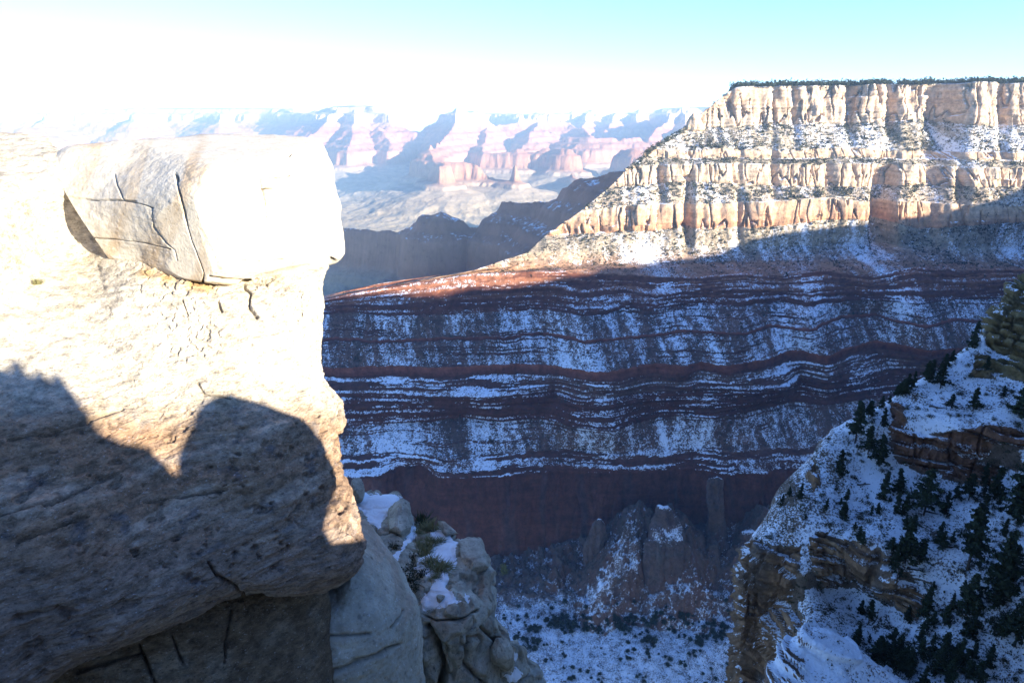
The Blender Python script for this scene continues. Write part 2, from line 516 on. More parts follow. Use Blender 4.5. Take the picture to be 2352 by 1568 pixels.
star_rock("rounded_boulder", [(640, 1400), (700, 1362), (765, 1325), (805, 1260), (815, 1205), (836, 1193), (868, 1230), (905, 1285), (940, 1342), (963, 1398), (972, 1470), (978, 1568), (982, 1760), (800, 1850), (640, 1800), (620, 1600), (625, 1470)],
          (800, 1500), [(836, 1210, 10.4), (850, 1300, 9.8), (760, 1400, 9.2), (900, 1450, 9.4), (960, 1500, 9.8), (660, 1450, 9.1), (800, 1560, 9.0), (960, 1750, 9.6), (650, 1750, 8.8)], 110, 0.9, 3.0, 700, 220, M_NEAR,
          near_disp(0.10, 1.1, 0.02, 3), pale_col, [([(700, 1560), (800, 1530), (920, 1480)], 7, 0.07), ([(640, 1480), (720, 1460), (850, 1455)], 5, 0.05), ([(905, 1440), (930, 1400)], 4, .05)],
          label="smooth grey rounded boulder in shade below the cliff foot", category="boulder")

# the snowy ledge beyond
LEDGE_OUT = [(770, 1150), (815, 1128), (860, 1126), (905, 1131), (928, 1142), (941, 1165), (944, 1200), (958, 1192), (985, 1200), (1010, 1212), (1040, 1224), (1058, 1240), (1085, 1236), (1108, 1252), (1122, 1287), (1134, 1325), (1146, 1383),
             (1143, 1416), (1166, 1461), (1202, 1492), (1222, 1520), (1240, 1548), (1262, 1640), (1280, 1800), (900, 1800), (820, 1500), (770, 1250)]
LEDGE_CTL = [(830, 1135, 15.2), (900, 1140, 15.0), (880, 1190, 14.2), (935, 1190, 14.3), (925, 1260, 13.3), (850, 1230, 13.6), (970, 1205, 14.6), (1040, 1235, 14.0), (1100, 1250, 13.8), (1000, 1300, 12.9), (1080, 1320, 12.9), (1130, 1340, 13.2),
             (930, 1330, 12.6), (1000, 1385, 12.1), (1080, 1395, 12.2), (1010, 1430, 11.9), (1100, 1440, 12.2), (1140, 1420, 12.7), (1000, 1560, 12.0), (1090, 1540, 12.2), (1180, 1520, 13.2), (1230, 1568, 13.6), (1000, 1750, 11.6), (1250, 1750, 13.0), (880, 1500, 12.0)]
SNOW_POLYS = [[(816, 1150), (828, 1128), (880, 1129), (924, 1142), (912, 1152), (898, 1165), (890, 1180), (880, 1195), (868, 1218), (845, 1190), (826, 1165)],
              [(942, 1208), (958, 1206), (956, 1230), (935, 1250), (900, 1290), (898, 1280), (925, 1252)],
              [(1003, 1212), (1020, 1216), (1032, 1230), (1062, 1244), (1042, 1264), (1048, 1300), (1030, 1320), (1026, 1345), (1042, 1372), (1060, 1384), (1035, 1390), (970, 1400), (962, 1378), (985, 1350), (992, 1330), (950, 1300), (958, 1285), (990, 1260), (985, 1232)],
              [(1068, 1362), (1080, 1378), (1074, 1388), (1064, 1380)], [(1172, 1484), (1188, 1500), (1192, 1520), (1178, 1512)], [(1165, 1552), (1188, 1530), (1200, 1545), (1190, 1566), (1170, 1566)],
              [(895, 1275), (925, 1265), (915, 1285), (903, 1292)]]


def ledge_disp(P, N, px, py):
    x, y, z = P[..., 0], P[..., 1], P[..., 2]
    a = tri2(x * 1.1 + .8 * noise(x, y, z * .5)) * tri2(z * .9 + .6 * noise(y, x, z) + .3)
    m = np.full(px.shape, -1.0)
    for p in SNOW_POLYS:
        m = np.maximum(m, soft_poly(px, py, p, 8.0))
    return (1 - .75 * sstep(-.5, 1, m)) * (0.10 * fbm(x * 1.3, y * 1.3, z * 1.3, 5) + 0.10 * a + 0.05 * fbm(z * 4, x * .7, y * .7, 4, .6) - .10 * sstep(.12, .0, np.abs(fbm(x * 1.6, y * 1.6, z * 1.1, 3))))


def tri2(a):
    return 1 - 4 * np.abs(a - np.floor(a) - 0.5)


def ledge_col(P, N, px, py):
    c, s = pale_col(P, N, px, py)
    c = mixc(c, [0.30, 0.27, 0.20], sstep(0.1, .5, fbm(P[..., 0] * 3, P[..., 1] * 3, P[..., 2] * 3 + 5, 3)) * .5)
    snow = np.full(px.shape, -1.0)
    wob = 9 * fbm(px * .05, py * .05, 1.0, 3)
    for p in SNOW_POLYS:
        snow = np.maximum(snow, soft_poly(px + wob, py + wob[::-1], p, 5.0))
    return c, 0.5 + np.clip(snow, -1, 1.2)


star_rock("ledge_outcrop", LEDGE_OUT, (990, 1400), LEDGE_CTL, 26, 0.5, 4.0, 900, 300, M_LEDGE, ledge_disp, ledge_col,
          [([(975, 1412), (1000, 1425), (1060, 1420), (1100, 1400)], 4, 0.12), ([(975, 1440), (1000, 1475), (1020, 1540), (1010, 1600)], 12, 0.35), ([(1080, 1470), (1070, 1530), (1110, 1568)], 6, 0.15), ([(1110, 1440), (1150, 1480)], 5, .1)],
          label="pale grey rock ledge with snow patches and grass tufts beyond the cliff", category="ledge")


def rand_cuts(seed, n, lo=.80, hi=.95):
    r = np.random.default_rng(seed)
    out = []
    for i in range(n):
        v = r.normal(size=3); v[1] = -abs(v[1]); v[2] = v[2] * .8 + .2
        out.append((v, r.uniform(lo, hi)))
    return out


def small_rock(label, outline, d, thick, amp=0.05, snow=0.0, cat="rock", name="ledge_rock", R=None, **kw):
    p = np.array(outline, float)
    c = p.mean(0)
    ext = p.max(0) - p.min(0)
    d = np.broadcast_to(d, 2).astype(float)
    ctl = [(c[0], c[1], d.mean()), (c[0], p[:, 1].min(), d[0]), (c[0], p[:, 1].max(), d[1]), (p[:, 0].min(), c[1], d.mean()), (p[:, 0].max(), c[1], d.mean() * 1.01)]
    def colf(P, N, px, py):
        cc, s = pale_col(P, N, px, py)
        return cc, s + snow * sstep(0.4, 0.8, N[..., 2])
    return star_rock(name, outline, tuple(c), ctl, R or min(ext) * 0.3, thick * 0.35, thick, 160, 60, M_LEDGE, near_disp(amp, 2.2), colf, label=label, category=cat, cuts=rand_cuts(int(c[0]), 11), **kw)


small_rock("upright grey knob of rock at the left end of the snowy ledge", [(806, 1112), (812, 1098), (826, 1095), (834, 1108), (836, 1130), (830, 1150), (818, 1164), (806, 1160)], 14.6, 0.6)
small_rock("tilted slab boulder standing at the right rim of the snowy ledge", [(1044, 1262), (1060, 1240), (1092, 1234), (1108, 1252), (1122, 1288), (1114, 1322), (1090, 1332), (1062, 1326), (1050, 1300)], (13.4, 12.7), 0.9, 0.06)
small_rock("low broken rock heap edging the upper snow patch", [(880, 1200), (900, 1165), (925, 1145), (940, 1165), (942, 1215), (938, 1255), (905, 1268), (885, 1240)], (14.2, 13.1), 0.8, 0.10)
small_rock("yellowish round boulder low on the ledge's outer side", [(1126, 1490), (1140, 1466), (1164, 1468), (1180, 1500), (1178, 1530), (1158, 1545), (1134, 1536), (1122, 1515)], 12.3, 0.7, 0.04)
small_rock("dark flat rock poking from the lower snow beside the grass", [(958, 1345), (975, 1330), (1000, 1335), (1010, 1350), (990, 1362), (966, 1362)], (12.5, 12.2), 0.4)
small_rock("grey rock beside the slab at the lower end of the snow", [(1022, 1335), (1045, 1322), (1066, 1338), (1074, 1362), (1058, 1378), (1034, 1366)], (12.8, 12.2), 0.5, .07)
small_rock("small flat stone lying in the lowest snow", [(985, 1372), (1010, 1364), (1034, 1370), (1030, 1380), (1000, 1384)], (12.2, 12.0), 0.3)
small_rock("low rock crest on the ledge skyline behind the dark yucca", [(1000, 1196), (1020, 1198), (1044, 1218), (1062, 1236), (1040, 1240), (1014, 1222)], (14.4, 13.8), 0.4)
# ------------------------------------------------------------------ the mesa wall across the canyon
M_WALL = rock_mat("canyon_wall_rock", 0.09, 1.6, speckle=0.4, snow_soft=0.22, dark=(0.55, 0.52, 0.5))
CREAM, BUFF, TAN = np.array([.52, .40, .28]), np.array([.50, .355, .23]), np.array([.34, .28, .20])
RED, DRED, BROWN = np.array([.27, .085, .045]), np.array([.10, .037, .023]), np.array([.15, .085, .06])

# each contact between two beds: corner where it meets the skyline of the nose, its run across the picture (from left to right),
# and how it is placed in depth: ('y', distance) or ('z', height at the left end, height at the right end)
LV = []
def level(kind, pts, back=0.35):
    LV.append((kind, pts))
level(('y', 1612, 1560), [(1690, 199), (1740, 197), (1800, 197), (1950, 195), (2100, 192), (2352, 190), (2800, 176)])
level(('y', 1606, 1548), [(1640, 238), (1700, 236), (1950, 232), (2352, 228), (2800, 220)])
level(('y', 1600, 1535), [(1577, 290), (1640, 292), (1720, 290), (1850, 284), (1950, 286), (2050, 281), (2130, 270), (2240, 288), (2352, 290), (2800, 285)])
level(('y', 1548, 1480), [(1490, 343), (1560, 350), (1650, 341), (1750, 345), (1850, 345), (1900, 340), (2000, 344), (2100, 345), (2200, 350), (2352, 350), (2800, 350)])
level(('y', 1540, 1470), [(1474, 360), (1560, 366), (1650, 362), (1800, 366), (1950, 362), (2100, 366), (2352, 370), (2800, 370)])
level(('y', 1515, 1446), [(1447, 382), (1520, 380), (1650, 376), (1800, 378), (1950, 376), (2100, 380), (2200, 386), (2352, 386), (2800, 390)])
level(('y', 1505, 1434), [(1398, 432), (1480, 425), (1560, 418), (1650, 422), (1800, 428), (1950, 430), (2100, 428), (2200, 430), (2352, 432), (2800, 440)])
level(('y', 1468, 1405), [(1330, 488), (1400, 478), (1480, 470), (1600, 470), (1700, 466), (1800, 462), (1880, 456), (2000, 462), (2100, 466), (2200, 472), (2352, 474), (2800, 490)])
level(('y', 1458, 1396), [(1252, 542), (1300, 540), (1382, 536), (1470, 532), (1557, 527), (1660, 525), (1781, 521), (1864, 508), (1950, 506), (2044, 507), (2132, 530), (2200, 524), (2285, 517), (2352, 512), (2800, 520)])
level(('z', -268, -262), [(1212, 580), (1280, 577), (1380, 574), (1480, 572), (1600, 570), (1800, 566), (2000, 562), (2200, 570), (2352, 566), (2800, 570)])
level(('z', -297, -285), [(1085, 622), (1180, 612), (1300, 608), (1400, 606), (1500, 605), (1700, 600), (1900, 598), (2100, 600), (2352, 598), (2800, 600)])
level(('y', 1335, 1330), [(640, 706), (746, 686), (860, 661), (1000, 640), (1080, 631), (1200, 625), (1300, 627), (1400, 629), (1500, 635), (1600, 636), (1700, 628), (1800, 632), (1900, 622), (2000, 634), (2100, 612), (2200, 620), (2352, 618), (2800, 618)])
level(('z', -372, -344), [(620, 722), (746, 717), (831, 721), (948, 724), (1076, 721), (1149, 715), (1241, 711), (1332, 724), (1387, 721), (1424, 710), (1500, 714), (1608, 697), (1700, 705), (1800, 692), (1860, 704), (1960, 690), (2060, 694), (2110, 700), (2200, 688), (2352, 682), (2800, 680)])
level(('z', -412, -372), [(610, 778), (746, 777), (875, 779), (966, 776), (1058, 774), (1149, 775), (1241, 763), (1277, 768), (1351, 786), (1424, 772), (1515, 763), (1566, 757), (1639, 761), (1705, 766), (1771, 743), (1866, 754), (1932, 724), (2006, 721), (2130, 743), (2207, 730), (2352, 732), (2800, 730)])
level(('z', -416, -376), [(608, 786), (746, 785), (875, 787), (966, 784), (1058, 781), (1149, 783), (1241, 770), (1277, 775), (1351, 793), (1424, 779), (1515, 770), (1566, 764), (1639, 768), (1705, 773), (1771, 750), (1866, 762), (1932, 732), (2006, 729), (2130, 751), (2207, 738), (2352, 740), (2800, 738)])
level(('z', -452, -414), [(604, 842), (746, 843), (875, 842), (1003, 843), (1113, 840), (1215, 836), (1296, 842), (1369, 854), (1424, 852), (1497, 838), (1570, 842), (1608, 830), (1676, 838), (1749, 827), (1804, 809), (1841, 807), (1903, 816), (1951, 798), (2006, 783), (2061, 790), (2134, 805), (2220, 796), (2352, 796), (2800, 790)])
level(('z', -468, -430), [(602, 864), (746, 866), (875, 864), (1003, 866), (1113, 861), (1215, 858), (1296, 864), (1369, 878), (1424, 876), (1497, 859), (1570, 864), (1608, 851), (1676, 860), (1749, 847), (1804, 828), (1841, 825), (1903, 835), (1951, 816), (2006, 799), (2061, 806), (2134, 820), (2220, 812), (2352, 812), (2800, 806)])
level(('z', -488, -463), [(600, 903), (746, 904), (856, 904), (966, 905), (1113, 915), (1223, 904), (1277, 896), (1332, 915), (1387, 915), (1479, 900), (1570, 898), (1639, 896), (1720, 898), (1804, 893), (1837, 863), (1896, 878), (1969, 867), (2042, 845), (2120, 848), (2352, 850), (2800, 850)])
level(('z', -541, -507), [(598, 984), (746, 984), (856, 972), (966, 968), (1076, 958), (1149, 970), (1241, 962), (1332, 984), (1406, 992), (1479, 964), (1520, 955), (1566, 957), (1639, 964), (1713, 946), (1815, 922), (1900, 930), (2000, 915), (2352, 910), (2800, 910)])
level(('z', -574, -564), [(594, 1046), (746, 1046), (900, 1040), (1050, 1052), (1200, 1040), (1300, 1032), (1400, 1042), (1500, 1036), (1600, 1032), (1750, 1036), (1900, 1020), (2352, 1010), (2800, 1010)])
level(('z', -592, -590), [(590, 1096), (746, 1094), (801, 1094), (875, 1100), (911, 1078), (966, 1067), (1003, 1096), (1076, 1100), (1149, 1097), (1223, 1087), (1296, 1080), (1406, 1087), (1500, 1083), (1603, 1077), (1676, 1092), (1731, 1090), (1808, 1080), (1950, 1076), (2352, 1070), (2800, 1070)])
level(('y', 1030, 1000), [(580, 1330), (900, 1310), (1100, 1306), (1400, 1302), (1700, 1290), (2352, 1290), (2800, 1290)])

# per interval: rows, colour top, colour bottom, kind (c cliff, s slope, b banded), snow, fluting metres, bedding metres
IV = [(16, CREAM, BUFF, 'c', -.45, 11, 4.0), (26, BUFF, CREAM, 'c', -.45, 9, 5.0), (30, TAN, TAN, 's', .52, 3, 1.5), (14, BUFF, BUFF, 'c', -.3, 5, 1.0), (10, TAN, TAN, 's', .3, 4, 1.0),
      (28, CREAM, BUFF, 'c', -.4, 8, 3.0), (26, TAN, CREAM, 's', .36, 4, 2.5), (30, BUFF, np.array([.42, .22, .12]), 'c', -.45, 8, 1.0), (22, TAN, TAN, 's', .40, 3, 1.5), (20, TAN, np.array([.34, .2, .13]), 's', .46, 3, 1.5),
      (24, np.array([.36, .22, .13]), np.array([.38, .185, .105]), 's', .26, 3, 2.0), (36, np.array([.33, .145, .08]), DRED, 'b', -.10, 4, 4.0), (36, BROWN, BROWN, 's', .42, 3, 1.0), (6, RED, DRED, 'c', -.6, 1, .5), (38, BROWN, BROWN, 's', .42, 3, 1.0),
      (14, RED, DRED, 'c', -.55, 1.5, 1.0), (24, BROWN, BROWN, 'b', .10, 2.5, 3.0), (50, DRED, DRED, 'b', -.02, 3, 3.6), (38, BROWN, BROWN, 's', .48, 3, 2.0), (22, BROWN, DRED, 'b', .08, 2.5, 3.0), (70, DRED, DRED, 'c', -.6, 4, .8)]

NF, NB = 1180, 90
def level_line(kind, pts):
    p = np.array(pts, float)
    x = np.linspace(p[0, 0], p[-1, 0], 900)
    y = np.interp(x, p[:, 0], p[:, 1])
    k = np.exp(-np.linspace(-2.2, 2.2, 15) ** 2); k /= k.sum()
    yp = np.concatenate([np.full(7, y[0]) + (y[0] - y[7:0:-1]), y, np.full(7, y[-1])])
    y = np.convolve(yp, k, 'valid')
    t = (x - p[0, 0]) / (p[-1, 0] - p[0, 0])
    if kind[0] == 'y':
        P = at_y(x, y, lerp(kind[1], kind[2], t))
    else:
        P = at_z(x, y, lerp(kind[1], kind[2], sstep(0.05, .6, t)))
    return P

lines = []
for i, (kind, pts) in enumerate(LV):
    P = level_line(kind, pts)
    X = P[:, 0]
    px, _, _ = project(P)
    # even spacing along the picture, then a turn away round the nose
    s = np.linspace(0, 1, NF)
    Q = np.stack([np.interp(s, np.linspace(0, 1, len(P)), P[:, c]) for c in range(3)], -1)
    r = Q[0, :2] / np.linalg.norm(Q[0, :2])
    side = np.array([r[1], -r[0]])
    tb = (np.linspace(0, 1, NB + 1)[1:][::-1]) ** 1.5
    B = np.zeros((NB, 3))
    B[:, :2] = Q[0, :2] + (900 * tb)[:, None] * r + (60 * (1 - np.exp(-tb * 12)) + 420 * tb)[:, None] * side
    B[:, 2] = Q[0, 2] - 10 * tb
    if i >= 9:
        # the low red ridge: its far side runs back along the crest
        fx = np.clip(tb, 0, 1) * 0.45
        for c in range(3):
            B[:, c] = np.interp(fx, s, Q[:, c])
        B[:, 1] += 25 * (1 - np.exp(-tb * 30)) + 6 * (i - 9) + 120 * tb
        B[:, 2] -= 30 * tb
    lines.append(np.concatenate([B, Q]))
lines = np.array(lines)
lines[0, :, 2] += 5 * fbm(lines[0, :, 0] * .012, 3.3, .2, 3)
top = lines[0].copy(); top[:, 1] += 40; top[:, 2] += 3
top2 = lines[0].copy(); top2[:, 1] += 900; top2[:, 2] += 14; top2[:, 0] += 250
rows, vlev, meta = [], [], []
for t in np.linspace(0, 1, 6)[:-1]:
    rows.append(lerp(top2, top, t)); meta.append((-1, t))
for t in np.linspace(0, 1, 6)[:-1]:
    rows.append(lerp(top, lines[0], t)); meta.append((-1, 1.0))
for k, iv in enumerate(IV):
    for t in np.linspace(0, 1, iv[0] + 1)[:-1] if k < len(IV) - 1 else np.linspace(0, 1, iv[0] + 1):
        # cliffs drop first, slopes lie below: bend each interval a little
        tt = t if iv[3] != 'c' else t
        rows.append(lerp(lines[k], lines[k + 1], tt)); meta.append((k, t))
WP = np.array(rows)
mk = np.array([m[0] for m in meta]); mt = np.array([m[1] for m in meta])
nrow = len(WP)
# broad buttresses, bays and side gullies of the upper cliffs (upright: they depend on the place along the wall, not on the column)
GULLIES = [([2182, 2182, 2180, 2172, 2163, 2154, 2145, 2136, 2128], 40, [50, 62, 74, 70, 60, 48, 38, 26, 18], 4), ([2040, 2040, 2040, 2044, 2044, 2040, 2037, 2034, 2031], 27, [4, 4, 4, 4, 10, 28, 44, 58, 60], 5),
           ([1905] * 9, 14, [4, 5, 4, 2, 8, 14, 14, 10, 4], 2), ([1590, 1590, 1590, 1590, 1588, 1586, 1584, 1582, 1580], 11, [0, 0, 0, 0, 3, 8, 16, 26, 28], 2), ([1520] * 9, 10, [0, 0, 0, 0, 4, 14, 22, 12, 6], 2), ([1780] * 9, 9, [6, 8, 8, 10, 18, 18, 14, 6, 2], 2),
           ([1830] * 9, 8, [16, 16, 14, 4, 0, 0, 0, 0, 0], 2), ([1960] * 9, 10, [18, 22, 20, 8, 2, 0, 0, 0, 0], 2), ([2050] * 9, 11, [22, 24, 22, 8, 2, 0, 0, 0, 0], 2), ([2310] * 9, 12, [18, 22, 22, 12, 8, 8, 8, 4, 2], 2), ([1700] * 9, 8, [0, 0, 0, 4, 10, 10, 6, 12, 14], 2), ([2215] * 9, 14, [0, 0, 0, 10, 14, 22, 30, 20, 10], 2)]
li = np.array([(k + t if k >= 0 else 0.0) for k, t in meta])[:, None]
Xw = WP[..., 0].copy()
gpx, _, _ = project(WP)
a1 = np.interp(li, [0, 2, 3, 8, 10, 11.5], [10, 13, 8, 9, 6, 0]); a2 = np.interp(li, [0, 2, 3, 8, 9, 10], [7, 9, 5, 6.5, 3, 0])
dY = a1 * fbm(Xw * 0.011, 1.7 + .30 * li, 0.3, 3) + a2 * fbm(Xw * 0.027, 4.7 + .33 * li, 0.3, 2, ridged=True)
for gx, gw, gd, gs in GULLIES:
    x0 = np.interp(li, np.arange(9), gx)
    dY += np.interp(li, [*range(9), 10.0], [*gd, 0]) * np.exp(-np.abs((gpx - x0) / gw) ** gs)
dY[:, :NB] *= 0.3
WP[..., 1] += np.where((np.array([m[0] for m in meta]) >= 0)[:, None] | (np.array([m[1] for m in meta]) == 1.0)[:, None], dY, 0)
# local height coordinate that follows the beds
zm = np.array([lines[max(k, 0), :, 2].mean() if k < 0 else lerp(lines[k, NB:, 2].mean(), lines[k + 1, NB:, 2].mean(), t) for k, t in meta])[:, None]
X, Y, Z = WP[..., 0], WP[..., 1], WP[..., 2]
ss = X + 0.15 * Y + 6 * noise(X * 0.01, Z * 0.02, 1.5)
arr = lambda f: np.array([f(IV[k]) if k >= 0 else 0.0 for k in mk])[:, None]
fl, bd, sn = arr(lambda v: v[5]), arr(lambda v: v[6]), arr(lambda v: v[4])
isc = arr(lambda v: 1.0 if v[3] == 'c' else 0.0); iss = arr(lambda v: 1.0 if v[3] == 's' else 0.0); isb = arr(lambda v: 1.0 if v[3] == 'b' else 0.0)
kern = np.array([.25, .5, .25])[:, None]
def soften(a, n=3):
    for _ in range(n):
        a = np.concatenate([a[:1], a, a[-1:]]) ; a = .25 * a[:-2] + .5 * a[1:-1] + .25 * a[2:]
    return a
fl = soften(fl)
off = np.zeros(WP.shape[:2])
# vertical fluting, buttresses, chimneys
def tri(a):
    return 1 - 4 * np.abs(a - np.floor(a) - 0.5)
zb_ = np.floor(zm / 42.0)
bmod = 0.2 + 1.5 * sstep(-.05, .45, noise(ss * .0075, zb_ * 1.7, 11.))
butt = bmod * 0.42 * tri(ss / 62.0 + 1.6 * noise(ss * .009, zb_ * .7, 3.3)) + bmod * 0.24 * tri(ss / 19.0 + 1.8 * noise(ss * .03, zb_ * .9, 8.3)) * (0.4 + noise(ss * .012, zb_ * .7, 5.))
blk = np.floor(ss * 0.045 + 1.2 * noise(ss * 0.02, zm * 0.012, 3.3))
off += (fl * (1 - .5 * iss)) * ((0.55 * isc + .15) * fbm(ss * 0.018, zm * 0.003, 1.0, 3) + isc * butt + 0.30 * isc * fbm(ss * 0.05, zm * 0.012, 2.0, 3))
off += 1.5 * isc * fbm(ss * 0.12, zm * 0.03, 6.0, 3, 0.6)
ck = fbm(ss * 0.04, zm * 0.008, 5.0, 3)
off -= fl * 1.2 * isc * sstep(0.055, 0.0, np.abs(ck)) * (zm > -300)
off -= fl * 0.5 * isc * sstep(0.055, 0.0, np.abs(ck)) * (zm <= -300)
# bedding ledges, blocks and rubble
bed = fbm(zm * 0.16 + 0.35 * noise(ss * 0.01, zm * 0.02, 3.0), ss * 0.004, 0.0, 3, 0.6)
stair = (bed > 0.02) * 1.0
off += bd * (bed * 1.2 + isb * 1.1 * soften(stair, 1) * (0.6 + 0.8 * noise(ss * 0.012, zm * 0.05, 2.0)))
off += (1.3 + 1.2 * iss) * fbm(X * 0.12, Y * 0.12, Z * 0.12, 4, 0.6) + iss * (1.2 * fbm(ss * 0.05, zm * 0.02, 9.0, 3) + np.where(zm > -280, 2.0, 6.0) * (0.3 - fbm(ss * 0.016, zm * 0.002, 9.0, 3, .55, ridged=True)))
isT = (mk < 0)[:, None]
off = np.where(isT, 0.4 * off, off)
Nw = normals(WP)
if Nw[nrow // 2, NB + 300, 1] > 0:
    Nw = -Nw
Nh = Nw.copy(); Nh[..., 2] *= 0.35
WP = WP + Nh * off[..., None]
Nw = normals(WP)
if Nw[nrow // 2, NB + 300, 1] > 0:
    Nw = -Nw
WPX, WPY, WPD = project(WP)
# ---- colour and snow, by a height coordinate that follows the beds but strays where talus climbs over them
zl = zm + 5 * fbm(ss * 0.013, zm * 0.02, 21.0, 3) + 2.2 * fbm(ss * 0.07, zm * 0.05, 22.0, 3)
zl = np.where((mk < 0)[:, None], zm, zl)
zb = np.array([lines[k, NB:, 2].mean() for k in range(len(LV))])
kf = np.clip(np.searchsorted(-zb, -zl, side='right') - 1, 0, len(IV) - 1)
tf = np.clip((zb[kf] - zl) / (zb[kf] - zb[kf + 1] + 1e-6), 0, 1)
tab = lambda f: np.array([f(v) for v in IV])[kf]
col = mixc(tab(lambda v: v[1]), tab(lambda v: v[2]), tf)
sn = tab(lambda v: v[4])
isc, iss, isb = tab(lambda v: 1.0 * (v[3] == 'c')), tab(lambda v: 1.0 * (v[3] == 's')), tab(lambda v: 1.0 * (v[3] == 'b'))
bn = fbm(zl * 0.11, ss * 0.003, 4.0, 4, 0.65)
col = col * (1 + 0.5 * bn)[..., None]
stn = fbm(ss * 0.05, zm * 0.006, 8.0, 4, 0.6)
col = mixc(col, [.42, .25, .14], (isc * (zm > -260) * sstep(0.05, .5, stn)) * .45)
col = mixc(col, col * 0.62, (isc * sstep(0.0, .5, -stn)) * .8)
col = mixc(col, [.11, .09, .075], iss * sstep(0.0, .5, fbm(ss * 0.03, zm * 0.012, 2.0, 4)) * .45)
rw = sstep(-588, -600, zm)
col = mixc(col, [.075, .05, .045], rw * sstep(0.0, .4, fbm(ss * .03, zm * .004, 51., 4)) * .8)
col = mixc(col, [.19, .075, .05], rw * sstep(0.1, .5, fbm(ss * .018, zm * .012, 52., 4)) * .7)
up = Nw[..., 2]
asp = fbm(ss * 0.011, zm * 0.006, 12.0, 3)                       # snowy and bare aspects
strk = fbm(ss * 0.045, zm * 0.010, 13.0, 4, 0.6)                 # runnels straight down the slope
spk = fbm(X * 0.13, zm * 0.16, Y * 0.05, 3, 0.6)
snow = sn + iss * (0.62 * asp + 0.75 * strk + 0.55 * spk - 0.09)
led = fbm(zl * 0.20, ss * 0.0035, 31.0, 3, 0.6) + 0.30 * fbm(ss * 0.016, zl * 0.06, 32.0, 3)
thin = fbm(zl * 0.42, ss * 0.003, 33.0, 2) + 0.35 * fbm(ss * 0.02, zl * 0.05, 34.0, 2)
snow += isb * (np.where(led > 0.03, -0.50, 0.32) + 0.6 * spk + 0.55 * asp + 0.3 * strk + 0.6 * (up - .6))
low = sstep(-300, -380, zm)
tl = iss * low * sstep(0.30, 0.42, thin)
snow -= 0.75 * tl
col = mixc(col, DRED * 1.1, np.maximum(tl, isb * (led > 0.03) * .8))
snow += isc * (zm > -300) * (1.2 * sstep(0.6, 0.9, up) + 0.75 * sstep(0.34, .5, thin) * (0.5 + strk))
# the sunlit tip of the mesa has lost part of its snow
snow -= iss * 0.14 * (zm > -300) * sstep(1500, 1250, WPX)
snow -= iss * 0.10 * (zm > -250)
snow = np.where(isT, 0.1, snow)
col = np.where(isT[..., None], np.array([.12, .11, .07]), col)
Q = grid_faces(nrow, NB + NF)
k0 = nrow // 2
if (np.cross(WP[k0 + 1, NB + 300] - WP[k0, NB + 300], WP[k0, NB + 301] - WP[k0, NB + 300]) * Nw[k0, NB + 300]).sum() > 0:
    Q = Q[:, ::-1]
link("canyon_wall", make_mesh("canyon_wall", WP, Q, {"snow": snow.ravel()}, col), M_WALL, kind="structure",
     label="banded mesa wall across the canyon, cream cliffs in sun over red snowy ledges in shade", category="hills")
# ------------------------------------------------------------------ the rim on the camera's own side (it throws the shade over the lower canyon)
LX, LY = SUN[0] / math.cos(SUN_EL), SUN[1] / math.cos(SUN_EL)     # towards the sun
UX, UY = -LY, LX                                                   # across the light
# where the edge of the shade lies on the far wall in the photograph
edge_px = [(760, 684), (790, 679), (875, 673), (937, 677), (1010, 680), (1058, 666), (1087, 660), (1131, 662), (1186, 658), (1241, 647), (1296, 635), (1347, 631), (1376, 614), (1460, 613), (1515, 598), (1590, 592),
           (1650, 582), (1715, 551), (1759, 543), (1803, 534), (1869, 525), (1957, 516), (2005, 512), (2066, 501), (2132, 494), (2198, 479), (2285, 459), (2352, 429), (2420, 400)]
fp = np.array(edge_px, float)
ex = np.arange(fp[0, 0], fp[-1, 0], 12)
ey = np.interp(ex, fp[:, 0], fp[:, 1])
sub = WP[:, NB:].reshape(-1, 3); sx, sy = WPX[:, NB:].ravel(), WPY[:, NB:].ravel()
eu, el = [], []
ZR = 60.0
for a, b in zip(ex, ey):
    j = np.argmin((sx - a) ** 2 + (sy - b) ** 2)
    p = sub[j]
    L = (ZR - p[2]) / TAN_EL
    eu.append(p[0] * UX + p[1] * UY); el.append(p[0] * LX + p[1] * LY + L)
eu, el = np.array(eu), np.array(el)
o = np.argsort(eu); eu, el = eu[o], el[o]
# columns across the light: near rim first, then the far rim edge taken from above
u_near = np.array([-60, -20, 0, 3, 8, 14, 30, 60, 120, 220, 400, 600, 800])
l_near = np.array([9, 7, 6, 6, 8, 11, 19, 32, 60, 110, 210, 320, 460])
z_near = np.array([-5, -5.0, -5, -5, -4.6, 0.5, 6, 10, 16, 24, 34, 44, 54.0])
U = np.concatenate([u_near, eu, [eu[-1] + 200, eu[-1] + 2500]])
Lc = np.concatenate([l_near, el, [el[-1] - 150, el[-1] - 900]])
Zc = np.concatenate([z_near, np.full(len(eu), ZR), [ZR, ZR]])
uu = np.concatenate([np.linspace(-60, 60, 420)[:-1], np.linspace(60, U[-1], 900)])
lc, zc = np.interp(uu, U, Lc), np.interp(uu, U, Zc)
prof = [(-160, -760), (-90, -420), (-40, -150), (-16, -60), (-3, -14), (0, 0)]
RP = []
for dl, dz in prof:
    k = np.interp(uu, [0, 60, 700], [0.12, 0.3, 1.0])
    RP.append(np.stack([uu, lc + dl * k, zc + dz * np.where(dz < -20, np.interp(uu, [0, 60, 700], [0.25, 0.6, 1.0]), k)], -1))
for dl in np.concatenate([np.linspace(0, 1, 24)[1:] ** 2 * 500, [900, 1600, 3000, 6000]]):
    RP.append(np.stack([uu, lc + dl, zc + 0.10 * np.minimum(dl, 300) * np.interp(uu, [0, 60, 900], [1, .5, 0.0]) - 0.0 * dl], -1))
RP = np.array(RP)
